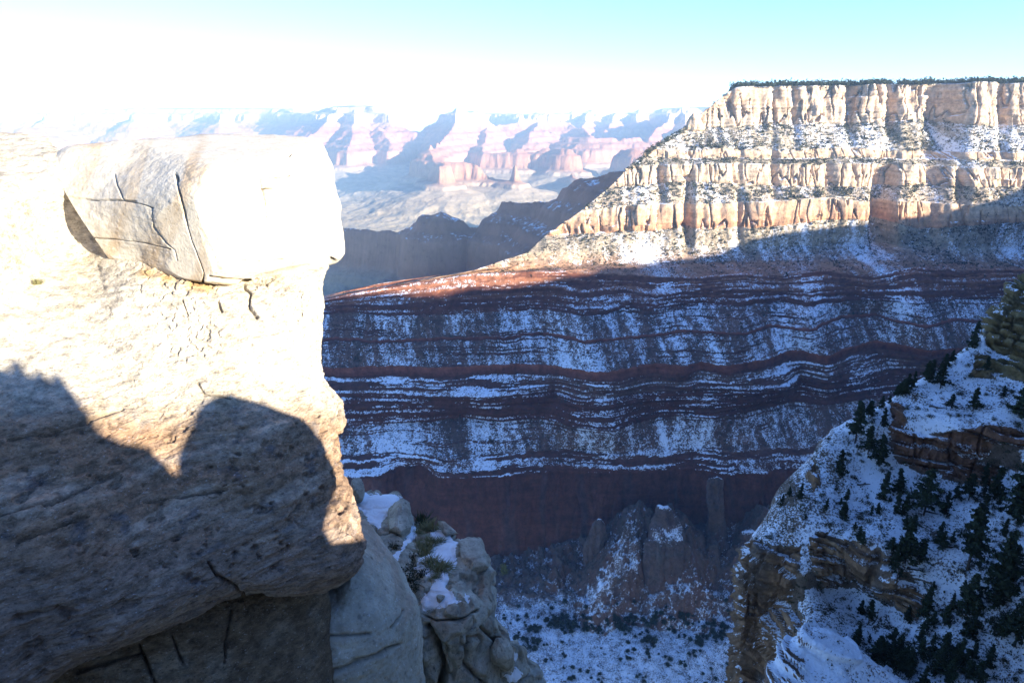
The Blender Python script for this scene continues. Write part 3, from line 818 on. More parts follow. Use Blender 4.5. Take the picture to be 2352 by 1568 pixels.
uvz = RP.copy()
RP = np.stack([uvz[..., 0] * UX + uvz[..., 1] * LX, uvz[..., 0] * UY + uvz[..., 1] * LY, uvz[..., 2]], -1)
RP[:6, :, 2] += 0.0
amp = np.interp(uu, [0, 60, 900], [0.15, 1.0, 5.0])
RP[:5, :, 0] += amp * fbm(RP[:5, :, 0] * .05, RP[:5, :, 1] * .05, RP[:5, :, 2] * .05, 4)
RP[:5, :, 1] += amp * fbm(RP[:5, :, 0] * .05 + 9, RP[:5, :, 1] * .05, RP[:5, :, 2] * .05, 4)
rc = np.broadcast_to(np.array([.36, .30, .22]), RP.shape)
link("canyon_rim", make_mesh("canyon_rim", RP, grid_faces(len(RP), len(uu)), {"snow": np.zeros(RP.shape[0] * RP.shape[1])}, rc), M_WALL, kind="structure")

# added unseen rocks, outlined to throw round and ragged shade on the near cliff
def body_at(px, py):
    nr0 = 470
    j = np.argmin((BODY_PX[:nr0] - px) ** 2 + (BODY_PY[:nr0] - py) ** 2)
    return BODY_P[:nr0].reshape(-1, 3)[j]

def caster(name, pts, L, thick, low, label, cat, mat, rough=0.03, drop=2.0, pre=(), post=(), taper=True):
    """a rock whose outline, seen along the sunlight, is the given shade line"""
    base_l = np.mean([(body_at(a, b) + SUN * L) @ np.array([LX, LY, 0]) for a, b in pts])
    A = []
    for (a, b) in pts:
        p = body_at(a, b) + SUN * L
        A.append((p[0] * UX + p[1] * UY, p[2] - (p[0] * LX + p[1] * LY - base_l) * TAN_EL))
    A = [(A[0][0] + a, A[0][1] + b) for a, b in pre] + A + [(A[-1][0] + a, A[-1][1] + b) for a, b in post]
    A = np.array(A)
    t = np.linspace(0, 1, 420)
    s = np.concatenate([[0], np.cumsum(np.hypot(*np.diff(A, axis=0).T))]); s /= s[-1]
    au, az = np.interp(t, s, A[:, 0]), np.interp(t, s, A[:, 1])
    rows = []
    zb = az.min() - low
    for f in np.concatenate([np.linspace(0, 1, 30)]):
        g = math.sin(math.pi * f)
        k = 0.95 + 0.05 * g ** 0.5 if taper else 1.0
        zk = 0.97 + 0.03 * g ** 0.5 if taper else 0.97 + 0.03 * g
        uc = au.mean()
        l = base_l + (f - 0.5) * thick
        top_z = zb + (az - zb) * zk + (f - .5) * thick * math.tan(SUN_EL)
        for kk in [0]:
            rows.append(np.stack([uc + (au - uc) * k, np.full(420, l), top_z], -1))
    R = np.array(rows)
    low_r = R.copy(); low_r[..., 2] = zb - drop
    low_r[..., 0] = lerp(R[:, :1, 0], R[:, -1:, 0], t[None])
    R = np.concatenate([low_r[:, :1], R, low_r[:, -1:]], 1)
    e0, e1 = R[:1].copy(), R[-1:].copy()
    # the two end faces, undercut on the right where the outline turns back in
    for e in (e0, e1):
        e[..., 0] = np.minimum(e[..., 0], R[:, -2:-1, 0].min() - .03)
    f0, f1 = e0.copy(), e1.copy()
    f0[..., 2] = f1[..., 2] = zb - drop
    R = np.concatenate([f0, e0, R, e1, f1], 0)
    P = np.stack([R[..., 0] * UX + R[..., 1] * LX, R[..., 0] * UY + R[..., 1] * LY, R[..., 2]], -1)
    P += rough * np.stack([fbm(P[..., 0] * 3 + i * 7, P[..., 1] * 3, P[..., 2] * 3, 3) for i in range(3)], -1)
    n, m = P.shape[:2]
    Q = grid_faces(n, m)
    c = np.broadcast_to(np.array([.36, .30, .22]), P.shape)
    return link(name, make_mesh(name, P, Q, {"snow": np.zeros(n * m)}, c), mat, label=label, category=cat)

caster("boulder_shade_caster", [(404, 1094), (408, 1050), (413, 1020), (432, 985), (450, 950), (468, 926), (490, 910), (530, 909), (570, 918), (610, 932), (650, 944), (690, 958), (716, 980), (738, 1002), (752, 1032), (768, 1080), (776, 1112), (767, 1132), (748, 1166), (738, 1222)],
       9.5, 1.6, 1.2, "round topped boulder added out of view beside the viewer to shade the near cliff", "boulder", M_NEAR)
caster("ragged_shade_caster", [(-400, 800), (-200, 840), (-60, 860), (-10, 845), (8, 846), (12, 862), (24, 860), (28, 822), (36, 822), (40, 862), (80, 872), (88, 850), (96, 852), (98, 876), (120, 880), (126, 856), (134, 858), (136, 880), (160, 888), (166, 930), (185, 960), (240, 1000), (290, 1016), (340, 1030), (370, 1062), (404, 1094), (450, 1140), (560, 1180), (680, 1234), (736, 1244), (762, 1250), (800, 1244), (828, 1230)],
       13.0, 4.0, 3.0, "long ragged shade caster added behind the viewer, outlined like tree shadows", "ledge", M_NEAR, 0.07, 14.0, [(-16, 3.0), (-8, 2.6), (-4, 1.6), (-2, 0.9), (-1, 0.3)], [(0.4, -0.3), (0.8, -0.2), (1.3, 0.3), (4.5, 1.6), (7, 2.2)], False)  # added unseen shape; its notched top stands in for tree shadows
# ------------------------------------------------------------------ the canyon beyond: buttes, platform and the far rim
ST = np.array([(-9000, 235), (-60, 150), (0, 128), (70, 50), (190, 10), (230, -95), (420, -180), (470, -215), (560, -250), (600, -290), (690, -320), (730, -365), (840, -400), (880, -440), (960, -470),
               (1005, -620), (1110, -650), (1130, -685), (1700, -860), (2300, -915), (3300, -955), (3370, -1015), (4300, -1330), (12000, -1380)], float)
def S_of(e):
    return np.interp(e, ST[:, 0], ST[:, 1])
def e_of(z):
    return np.maximum(np.interp(-z, -ST[:, 1], ST[:, 0]), -70)
SPINES = [
    ([(-420, 262, 15200), (-100, 260, 15000), (150, 254, 15600), (400, 247, 15800), (600, 249, 15200), (700, 252, 14600)], 1.0),
    ([(120, 262, 15000), (100, 285, 13600), (60, 300, 12800)], 1.0), ([(330, 258, 15200), (300, 280, 13800)], 1.0), ([(500, 256, 15000), (520, 276, 13700), (500, 300, 12800)], 1.0),
    ([(640, 252, 15000), (700, 262, 13000), (760, 247, 11900)], 1.1),
    ([(765, 244, 11700), (855, 243, 11700)], 1.0), ([(775, 246, 11500), (752, 282, 10900), (700, 320, 10300)], 1.1), ([(850, 245, 11600), (880, 262, 11200), (905, 285, 10900), (990, 312, 10700)], 1.2), ([(820, 250, 11300), (810, 300, 10300), (800, 345, 9300)], 1.2), ([(870, 300, 10600), (900, 340, 9700)], 1.3),
    ([(985, 292, 10900), (1022, 270, 10800), (1050, 250, 10750), (1072, 268, 10800), (1108, 274, 10900), (1140, 300, 10900)], 1.5), ([(1050, 252, 10700), (1040, 300, 9900), (1018, 330, 9000), (980, 344, 7900)], 1.4),
    ([(978, 342, 7800), (1000, 372, 7350), (1018, 388, 7000), (1030, 392, 6800)], 1.25), ([(1010, 380, 7300), (1085, 384, 7300), (1150, 396, 7150), (1186, 404, 7000)], 1.1), ([(1120, 300, 10800), (1110, 340, 9400), (1120, 352, 9000), (1200, 350, 8900)], 1.2),
    ([(1140, 292, 11300), (1200, 284, 11500), (1275, 276, 11600), (1310, 285, 11500), (1345, 305, 11000), (1360, 318, 10600)], 1.3), ([(1235, 282, 11400), (1215, 325, 10000)], 1.3),
    ([(1300, 318, 10400), (1345, 312, 10200), (1400, 322, 10300), (1470, 318, 10600)], 1.1), ([(1220, 346, 9000), (1275, 342, 8900), (1300, 350, 8600)], 1.1),
    ([(1060, 256, 16500), (1160, 262, 15500), (1232, 262, 14200), (1360, 256, 14200), (1480, 255, 14600), (1600, 241, 14000), (1760, 228, 13000), (1900, 226, 12500)], 1.0),
    ([(1240, 264, 14000), (1225, 300, 12900)], 1.4), ([(1350, 258, 14100), (1335, 300, 12700), (1330, 316, 12000)], 1.4), ([(1420, 257, 14200), (1405, 285, 13300), (1372, 322, 11900)], 1.2), ([(1470, 256, 14300), (1450, 300, 12700)], 1.4),
    ([(1590, 244, 13600), (1568, 258, 12000), (1530, 290, 11200), (1490, 318, 10700)], 1.4), ([(1568, 258, 12000), (1600, 300, 10600)], 1.4),
    ([(880, 470, 7000), (960, 488, 6600)], 1.3), ([(850, 505, 6200), (905, 515, 5900)], 1.3), ([(1300, 405, 7600), (1330, 425, 7000)], 1.4),
    ([(1420, 352, 8600), (1452, 345, 8300), (1482, 352, 8200), (1520, 345, 8600)], 1.6),
    # the near ridge in shade behind the mesa
    ([(300, 575, 3600), (600, 545, 3250), (800, 534, 3000), (860, 527, 2950), (925, 523, 2900), (958, 502, 2850), (985, 487, 2810), (1012, 480, 2800), (1040, 493, 2800), (1082, 515, 2800), (1132, 517, 2760)], 1.15),
    ([(1152, 468, 2780), (1190, 460, 2740), (1262, 461, 2680), (1292, 431, 2620), (1342, 411, 2540), (1392, 402, 2480), (1400, 392, 2460), (1440, 386, 2440), (1560, 378, 2400)], 1.0),
]
NC, NR = 1150, 1150
tx = np.linspace(-0.92, 0.55, NC)
yy = np.exp(np.linspace(math.log(1800), math.log(19500), NR))
GX, GY = tx[None] * yy[:, None], np.broadcast_to(yy[:, None], (NR, NC)).copy()
E_ = np.full(GX.shape, 1e9, np.float32)
wx = 260 * fbm(GX / 1700, GY / 1700, 1.0, 3) * np.clip(GY / 8000, .2, 1)
wy = 260 * fbm(GX / 1700, GY / 1700, 5.0, 3) * np.clip(GY / 8000, .2, 1)
QX, QY = (GX + .5 * wx).astype(np.float32), (GY + .5 * wy).astype(np.float32)
for pts, st in SPINES:
    p = np.array([at_y(a, b, c) for a, b, c in pts])
    e = e_of(p[:, 2])
    for i in range(len(p) - 1):
        dx, dy = p[i + 1, 0] - p[i, 0], p[i + 1, 1] - p[i, 1]
        t = np.clip(((QX - p[i, 0]) * dx + (QY - p[i, 1]) * dy) / (dx * dx + dy * dy), 0, 1)
        d = np.sqrt((QX - p[i, 0] - t * dx) ** 2 + (QY - p[i, 1] - t * dy) ** 2)
        E_ = np.minimum(E_, e[i] + t * (e[i + 1] - e[i]) + d * (st if pts[0][2] > 4000 else 1.7))
sc_ = np.clip(GY / 9000, .25, 1.3)
g1 = fbm(GX / 620, GY / 620, 2.0, 5, 0.55, ridged=True)
g2 = fbm(GX / 2100, GY / 2100, 8.0, 3)
E_ = E_ + sc_ * (150 * (0.25 - g1) + 120 * g2) * np.clip((E_ + 60) / 300, 0.12, 1.0) + 14 * fbm(GX / 90, GY / 90, 4.0, 3) * np.clip(E_ / 200, 0.2, 1)
E_ = np.where(E_ > 1050, 1050 + (E_ - 1050) * .72, E_)
GZ = S_of(E_) + 34 * fbm(GX / 420 + .3 * g2, GY / 620, 3.0, 5, .55, ridged=True) * sstep(-640, -860, S_of(E_)) + 6 * fbm(GX / 140, GY / 140, 1.0, 4)
nearm = sstep(4200, 3400, GY)
GZ = GZ + nearm * (10 * fbm(GX / 70, GY / 70, 9.0, 4, .6) - 14 * fbm(GX / 160, GY / 400, 3.0, 4, .6, ridged=True))
# drop the near end so that it passes under the mesa and the canyon floor
GZ = GZ - 700 * sstep(2350, 1800, GY)
zc = np.array([(-1400, .16, .12, .10), (-1020, .20, .15, .12), (-960, .36, .29, .21), (-940, .44, .41, .30), (-880, .44, .42, .31), (-700, .46, .42, .32), (-655, .46, .38, .29), (-620, .42, .25, .17), (-480, .45, .27, .19),
               (-465, .36, .20, .14), (-330, .42, .24, .17), (-230, .38, .19, .13), (-185, .42, .24, .16), (-98, .50, .38, .27), (-90, .62, .54, .42), (8, .62, .54, .42), (20, .38, .35, .26), (52, .50, .44, .34), (126, .55, .5, .42), (132, .14, .15, .10), (500, .10, .12, .08)])
zq = GZ + 16 * fbm(GX / 700, GY / 700, 6.0, 3)
fcol = np.stack([np.interp(zq, zc[:, 0], zc[:, k]) for k in (1, 2, 3)], -1)
fcol = fcol * np.array([.84, .71, .60]) * (1 + 0.34 * fbm(zq * 0.045, GX / 5000, GY / 5000, 3))[..., None] * (1 + 0.2 * fbm(GX / 160, GY / 160, 2.0, 3))[..., None]
FP = np.stack([GX, GY, GZ], -1)
fn = normals(FP)
if fn[..., 2].mean() < 0:
    fn = -fn
fsnow = np.where(GY < 3900, -0.05 + 1.3 * (fn[..., 2] - 0.75) + .8 * fbm(GX / 60, GY / 60, 3.0, 4), -1.0) * 1.0
fsnow = np.where(GZ < -560, -1, fsnow)
M_FAR = rock_mat("far_canyon_rock", 0.012, 6.0, speckle=0.18, snow_soft=0.3, dark=(.8, .78, .76))
link("far_canyon", make_mesh("far_canyon", FP, grid_faces(NR, NC), {"snow": fsnow.ravel()}, fcol), M_FAR, kind="structure", label="far canyon terrain of pale buttes and platforms rising to the distant rim", category="terrain")

# ------------------------------------------------------------------ haze
hb = make_mesh("haze", np.array([(x, y, z) for z in (-1500.0, 262.0) for y in (-9000.0, 23000.0) for x in (-22000.0, 16000.0)]),
               np.array([(0, 2, 3, 1), (4, 5, 7, 6), (0, 1, 5, 4), (2, 6, 7, 3), (0, 4, 6, 2), (1, 3, 7, 5)]), smooth=False)
hm = bpy.data.materials.new("haze_air"); hm.use_nodes = True
hn = hm.node_tree; hn.nodes.clear()
ho = hn.nodes.new("ShaderNodeOutputMaterial"); hv = hn.nodes.new("ShaderNodeVolumePrincipled")
hv.inputs["Color"].default_value = (0.50, 0.74, 1.0, 1)
hv.inputs["Density"].default_value = 4.8e-5
hv.inputs["Anisotropy"].default_value = 0.0
hn.links.new(hv.outputs[0], ho.inputs["Volume"])
link("haze", hb, hm, kind="stuff")
# ------------------------------------------------------------------ canyon floor below the wall
FLOOR_CTL = [(880, 1300, 1018), (1000, 1298, 1018), (1130, 1300, 1015), (1230, 1290, 1012), (1300, 1282, 1008), (1400, 1270, 1006), (1500, 1270, 1006), (1620, 1256, 1006), (1760, 1240, 1004), (1900, 1240, 1003),
             (1150, 1410, 905), (1250, 1425, 890), (1350, 1432, 885), (1450, 1430, 885), (1560, 1425, 888), (1660, 1425, 885), (1800, 1420, 885), (1250, 1350, 958), (1450, 1350, 950), (1660, 1340, 950), (1200, 1500, 830), (1450, 1500, 828), (1650, 1500, 828),
             (1200, 1600, 765), (1450, 1600, 765), (1690, 1600, 768), (900, 1500, 850), (900, 1700, 720), (1250, 1800, 650), (1600, 1800, 650), (2000, 1600, 770), (2100, 1320, 940), (700, 1320, 1010), (700, 1600, 790)]
fc = np.array(FLOOR_CTL, float)
fpnt = at_y(fc[:, 0], fc[:, 1], fc[:, 2])
fz = tps(fpnt[:, :2], fpnt[:, 2], 200.0)
fxs, fys = np.linspace(-330, 640, 700), np.linspace(590, 1034, 460)
FX, FY = np.meshgrid(fxs, fys)
FZ = fz(FX, FY)
steep = sstep(880, 980, FY)
RIDGES = [([(1470, 1160, 990), (1425, 1235, 960), (1385, 1330, 915)], 1.25), ([(1470, 1160, 990), (1500, 1200, 985), (1545, 1172, 982)], 1.3), ([(1545, 1170, 982), (1562, 1240, 950), (1605, 1335, 915)], 1.25), ([(1545, 1170, 982), (1525, 1290, 930), (1500, 1395, 893)], 1.35),
          ([(1764, 1170, 1003), (1705, 1262, 960), (1680, 1350, 915)], 1.1), ([(1300, 1262, 1008), (1268, 1335, 955)], 1.0), ([(1640, 1225, 1000), (1630, 1300, 950)], 1.1), ([(1180, 1290, 1010), (1160, 1370, 940)], 1.1)]
wrx, wry = 22 * fbm(FX / 34, FY / 34, 2.0, 5, .65), 22 * fbm(FX / 34, FY / 34, 6.0, 5, .65)
for pts, sl_ in RIDGES:
    p = np.array([at_y(a, b, c) for a, b, c in pts])
    for i in range(len(p) - 1):
        dx, dy = p[i + 1, 0] - p[i, 0], p[i + 1, 1] - p[i, 1]
        t = np.clip(((FX + wrx - p[i, 0]) * dx + (FY + wry - p[i, 1]) * dy) / (dx * dx + dy * dy), 0, 1)
        d = np.hypot(FX + wrx - p[i, 0] - t * dx, FY + wry - p[i, 1] - t * dy)
        FZ = np.maximum(FZ, p[i, 2] + t * (p[i + 1, 2] - p[i, 2]) - sl_ * d)
FZ = FZ + 4 * fbm(FX / 45, FY / 45, 1.0, 4) + steep * 16 * fbm(FX / 26, FY / 34, 14.0, 4, .6, ridged=True) + steep * 5 * fbm(FX / 38, FY / 80, 4.0, 4, 0.55, ridged=True) + 1.0 * fbm(FX / 7, FY / 7, 2.0, 3)
FLP = np.stack([FX, FY, FZ], -1)
fln = normals(FLP); fln = fln * np.sign(fln[..., 2:3])
bedf = fbm(FZ * .14 + .4 * noise(FX / 60, FY / 60, 0), FX / 300, 0.0, 3)
rockm = sstep(0.66, 0.48, fln[..., 2] + 0.08 * bedf)
flcol = mixc(np.broadcast_to(np.array([.15, .105, .085]), FLP.shape), np.array([.13, .07, .05]), rockm)
rdg = fbm(FX / 26, FY / 34, 14.0, 4, .6, ridged=True)
flcol = mixc(flcol, [.10, .075, .06], steep * sstep(.42, .75, rdg))
chx, chy, _ = project(FLP)
chute = sstep(-1, 1, soft_poly(chx + 30 * rdg, chy, [(1464, 1166), (1492, 1172), (1502, 1230), (1475, 1300), (1425, 1360), (1370, 1390), (1345, 1375), (1400, 1310), (1425, 1240)], 20))
flsnow = 0.40 + .30 * chute - .55 * steep * (1 - chute) * sstep(.40, .72, rdg) + 0.55 * fbm(FX / 16, FY / 16, 7.0, 4, 0.6) - 0.50 * rockm + 0.22 * (1 - steep) - 0.25 * steep * (1 - chute) * (bedf > .1) - 0.04 * steep
M_FLOOR = rock_mat("canyon_floor_snow", 0.16, 1.0, speckle=0.35, snow_soft=0.2, dark=(.6, .58, .55))
link("canyon_floor", make_mesh("canyon_floor", FLP, grid_faces(460, 700), {"snow": flsnow.ravel()}, flcol), M_FLOOR, kind="structure", label="snow dusted canyon floor with talus rising to the red cliff", category="ground")

def red_col(P, N, px, py):
    x, y, z = P[..., 0], P[..., 1], P[..., 2]
    c = np.broadcast_to(np.array([.125, .082, .066]), P.shape)
    c = mixc(c, [.10, .085, .075], sstep(0, .5, fbm(z * .12, x * .01, y * .01, 4)) * .8)
    c = mixc(c, [.08, .07, .06], sstep(0, .5, fbm(x * .05, y * .05, z * .02, 3)) * .5)
    s = 1.7 * (N[..., 2] - 0.42) + .8 * fbm(x * .06, y * .06, z * .12, 4)
    return c, s

def far_rock(label, outline, Y, thick, amp, name="rock_butte", cat="butte", R=None, top=0.0, colf=None):
    p = np.array(outline, float); c = p.mean(0)
    def dep(a, b, yy):
        return yy / ray(a, b)[..., 1]
    ctl = [(a, b, dep(a, b, Y + (top if b < c[1] - .25 * np.ptp(p[:, 1]) else 0) + 0.25 * thick * abs(a - c[0]) / (np.ptp(p[:, 0]) / 2))) for a, b in outline] + [(c[0], c[1], dep(c[0], c[1], Y))]
    def disp(P, N, px, py):
        x, y, z = P[..., 0], P[..., 1], P[..., 2]
        bed = fbm(z * 0.22 + .3 * noise(x * .03, y * .03, 1.), x * .01, y * .01, 3, .6)
        return amp * (fbm(x * .05, y * .05, z * .02, 4) + .7 * (1 - 4 * np.abs((x + .4 * y) / 17 + noise(x * .03, y * .03, 1.) - np.floor((x + .4 * y) / 17 + noise(x * .03, y * .03, 1.)) - .5)) + .9 * fbm(x * .2, y * .2, z * .1, 3) + .5 * bed)
    return star_rock(name, outline, tuple(c), ctl, R or min(np.ptp(p, axis=0)) * .35, thick * .3, thick, 220, 90, M_WALL, disp, colf or red_col, label=label, category=cat)

far_rock("slim red rock pillar with a snowy top standing off the red cliff", [(1624, 1104), (1632, 1095), (1648, 1094), (1660, 1102), (1660, 1140), (1664, 1190), (1668, 1240), (1640, 1262), (1622, 1235), (1626, 1180), (1623, 1140)], 992, 24, 2.4, "rock_pillar", "rock pillar")
far_rock("banded grey knob below the red cliff, left of the talus peak", [(1340, 1262), (1352, 1225), (1366, 1196), (1374, 1190), (1388, 1200), (1396, 1225), (1404, 1262), (1396, 1300), (1370, 1312), (1344, 1300)], 962, 30, 2.0)
far_rock("large dark red buttress rising from the talus above the snowy floor", [(1460, 1350), (1478, 1290), (1484, 1245), (1498, 1195), (1510, 1164), (1530, 1162), (1546, 1176), (1560, 1200), (1575, 1240), (1592, 1280), (1602, 1330), (1600, 1372), (1540, 1392), (1480, 1380)], 912, 60, 3.4, top=22.0)
far_rock("dark block of rock at the foot of the cliff behind the slim pillar", [(1690, 1270), (1694, 1235), (1712, 1218), (1745, 1215), (1775, 1225), (1780, 1270), (1740, 1290), (1700, 1288)], 966, 40, 2.4)

def buff_col(P, N, px, py):
    return mixc(np.broadcast_to(BUFF, P.shape), CREAM, sstep(-.3, .4, fbm(P[..., 2] * .2, P[..., 0] * .02, 1.0, 3))), np.full(px.shape, -.3)
far_rock("cream rock pinnacle standing on the sloping nose of the sunlit mesa", [(1574, 298), (1581, 274), (1590, 262), (1604, 264), (1611, 276), (1622, 300), (1600, 306)], 1588, 26, 1.2, "rock_pinnacle", "pinnacle", colf=buff_col)
# ------------------------------------------------------------------ the snowy hillside on the right
SIL = [(1640, 1990), (1672, 1780), (1692, 1600), (1697, 1500), (1702, 1400), (1708, 1330), (1716, 1270), (1726, 1228), (1742, 1200), (1756, 1178), (1775, 1140), (1795, 1112), (1830, 1082), (1862, 1050), (1885, 1010), (1910, 985), (1950, 966), (2000, 946), (2050, 915), (2095, 880), (2135, 858), (2185, 830), (2215, 800), (2250, 778), (2272, 752), (2286, 715), (2305, 690), (2335, 655), (2365, 625), (2430, 575), (2560, 520)]
SPUR_K = [(x_, y_, 1.0 + max(0, y_ - 1230) / 340 * .22) for x_, y_ in SIL[::2]] + [(2352, 1568, 1.0), (2352, 1200, 1.0), (2352, 840, 1.0), (2500, 1000, 1.0), (2500, 1800, 1.0), (2000, 1800, 1.02), (2150, 1500, 1.01), (2100, 1250, 1.0), (2200, 1300, 1.0), (1960, 1180, 1.0), (1880, 1150, .985), (2250, 900, 1.0), (2150, 930, .985),
          (2080, 960, .985), (2200, 985, .985), (2300, 1000, .985), (2075, 1070, 1.03), (2200, 1085, 1.045), (2290, 1070, 1.03), (2200, 1190, 1.015), (1900, 1225, .985), (1980, 1245, .975), (2040, 1275, .98), (1900, 1350, 1.04), (1970, 1345, 1.05), (2060, 1385, 1.03),
          (1800, 1240, .99), (1745, 1255, .995), (1760, 1400, 1.10), (1800, 1400, 1.07), (1850, 1330, 1.0), (1850, 1420, 1.01), (1760, 1560, 1.20), (1840, 1490, 1.02), (1920, 1450, 1.02), (1950, 1540, 1.03), (2290, 830, 1.01), (2310, 720, .99)]
sk3 = np.array(SPUR_K, float)
skf = tps(sk3[:, :2], sk3[:, 2])
def sdep(px, py):
    r = ray(px, py)
    return -155.7 / (r[..., 2] - .40 * r[..., 0] - .50 * r[..., 1]) * skf(px, py)
sil = np.array(SIL, float)
sl = np.concatenate([[0], np.cumsum(np.hypot(*np.diff(sil, axis=0).T))]); sl /= sl[-1]
NC3, NR3, NBK = 760, 620, 30
u = np.linspace(0, 1, NC3)
tx3, ty3 = np.interp(u, sl, sil[:, 0]), np.interp(u, sl, sil[:, 1])
bx3, by3 = lerp(1800, 2760, u ** 1.15), lerp(2000, 1760, u)
v = np.linspace(0, 1, NR3)[:, None] ** 1.1
SPX, SPY = lerp(tx3, bx3, v), lerp(ty3, by3, v)
SD = sdep(SPX, SPY)
# the skyline of the hill rolls over
dist0 = np.hypot(SPX - tx3, SPY - ty3)
SD = SD + 3 * (1 - np.sqrt(np.clip(1 - (1 - np.clip(dist0 / 22, 0, 1)) ** 2, 0, 1)))
SPP = at_d(SPX, SPY, SD)
tb = np.linspace(0, 1, NBK + 1)[1:, None]
r0 = SPP[0][:, :2] / np.linalg.norm(SPP[0][:, :2], axis=1, keepdims=True)
BK = np.repeat(SPP[:1], NBK, 0)
BK[..., :2] += (90 * tb)[..., None] * r0
BK[..., 2] -= 120 * tb ** 1.1
SPP = np.concatenate([BK[::-1], SPP])
SPX = np.concatenate([np.repeat(SPX[:1], NBK, 0), SPX]); SPY = np.concatenate([np.repeat(SPY[:1], NBK, 0), SPY])
CLIFFS = [[(1690, 1600), (1697, 1480), (1706, 1340), (1720, 1262), (1738, 1242), (1775, 1250), (1812, 1262), (1838, 1258), (1835, 1300), (1822, 1350), (1815, 1400), (1838, 1420), (1835, 1450), (1810, 1480), (1780, 1520), (1762, 1600)], [(1862, 1235), (1905, 1240), (1945, 1262), (1935, 1310), (1912, 1350), (1890, 1348), (1872, 1310), (1858, 1270)],
          [(1880, 1225), (1930, 1235), (1990, 1250), (2040, 1275), (2055, 1310), (2070, 1360), (2045, 1385), (2000, 1362), (1960, 1330), (1935, 1335), (1905, 1345), (1885, 1310)],
          [(2048, 930), (2075, 935), (2072, 985), (2130, 1005), (2200, 990), (2270, 975), (2330, 985), (2365, 1000), (2365, 1025), (2290, 1018), (2260, 1050), (2200, 1075), (2120, 1082), (2075, 1062), (2052, 1030), (2045, 980)],
          [(2150, 1070), (2230, 1060), (2300, 1075), (2290, 1120), (2230, 1118), (2170, 1095)],
          [(2262, 770), (2278, 735), (2300, 695), (2330, 655), (2400, 600), (2400, 860), (2340, 845), (2300, 812), (2270, 800)],
          [(2235, 815), (2300, 830), (2400, 850), (2400, 880), (2300, 868), (2225, 868)], [(1865, 1060), (1880, 1080), (1885, 1110), (1868, 1130), (1855, 1095)], [(2060, 1330), (2100, 1345), (2130, 1385), (2100, 1420), (2060, 1395)]]
wob = 14 * fbm(SPX * .02, SPY * .02, 3.0, 4, 0.6)
cm = np.full(SPX.shape, -9.0)
for p in CLIFFS:
    cm = np.maximum(cm, soft_poly(SPX + wob, SPY + 0.6 * wob[::-1], p, 9.0))
cl = sstep(-.6, .7, cm)
x, y, z = SPP[..., 0], SPP[..., 1], SPP[..., 2]
bed = fbm(z * 0.75 + .15 * x * .3 + .5 * noise(x * .05, y * .05, z * .05), x * .02, y * .02, 4, .6)
n3 = normals(SPP)
if (n3[NBK + 300, 300] * SPP[NBK + 300, 300]).sum() > 0:
    n3 = -n3
off = cl * (1.0 * bed + 1.3 * sstep(-.06, .06, bed) + 1.0 * sstep(.3, .36, bed) - 1.2 * sstep(.10, .0, np.abs(fbm(x * .16, y * .16, z * .03, 3))) + 2.2 * fbm(x * .12, y * .12, z * .04, 4) + .7 * fbm(x * .5, y * .5, z * .25, 3)) + 1.6 * fbm(x * .045, y * .045, z * .045, 3) + (1 - cl) * (1.3 * fbm(x * .09, y * .09, z * .09, 4) + .35 * sstep(.1, .5, bed) * sstep(-.1, .4, fbm(x * .04, y * .04, z * .1, 3)))
SPP = SPP + n3 * off[..., None]
n3 = normals(SPP)
if (n3[NBK + 300, 300] * SPP[NBK + 300, 300]).sum() > 0:
    n3 = -n3
x, y, z = SPP[..., 0], SPP[..., 1], SPP[..., 2]
sc_col = np.broadcast_to(np.array([.25, .15, .085]), SPP.shape)
sc_col = mixc(sc_col, [.36, .23, .13], sstep(0, .5, fbm(x * .2, y * .2, z * .05, 4)) * .8)
sc_col = mixc(sc_col, [.12, .11, .10], sstep(.05, .5, fbm(x * .12 + 5, y * .12, z * .06, 4)) * .7)
sc_col = mixc(sc_col, [.17, .08, .05], sstep(1980, 2060, SPX) * sstep(1130, 1090, SPY) * sstep(880, 920, SPY) * .8)
sc_col = mixc(sc_col, [.17, .14, .06], sstep(2190, 2270, SPX) * sstep(900, 860, SPY) * .75)
sc_col = mixc(sc_col, [.13, .11, .09], (1 - cl) * .7)
s3 = np.where(cl > .5, -.35 + .9 * sstep(.6, .95, n3[..., 2] + .5 * fbm(x * .3, y * .3, z * .6, 4)) + .75 * fbm(x * .22, y * .22, z * .4, 4, .6), 0.70 + .85 * fbm(x * .16, y * .16, z * .16, 5, .65) - .9 * sstep(.48, .22, n3[..., 2]))
s3 = s3 - .35 * sstep(1960, 1800, SPX) * sstep(1260, 1160, SPY) * (1 - cl)
M_SPUR = rock_mat("hillside_snow", 0.6, 0.6, speckle=0.4, snow_soft=0.16, dark=(.5, .48, .45))
Q = grid_faces(len(SPP), NC3)
link("snowy_hillside", make_mesh("snowy_hillside", SPP, Q, {"snow": s3.ravel()}, sc_col), M_SPUR, kind="structure", label="snowy hillside with brown rock bands dropping to a cliff", category="hillside")

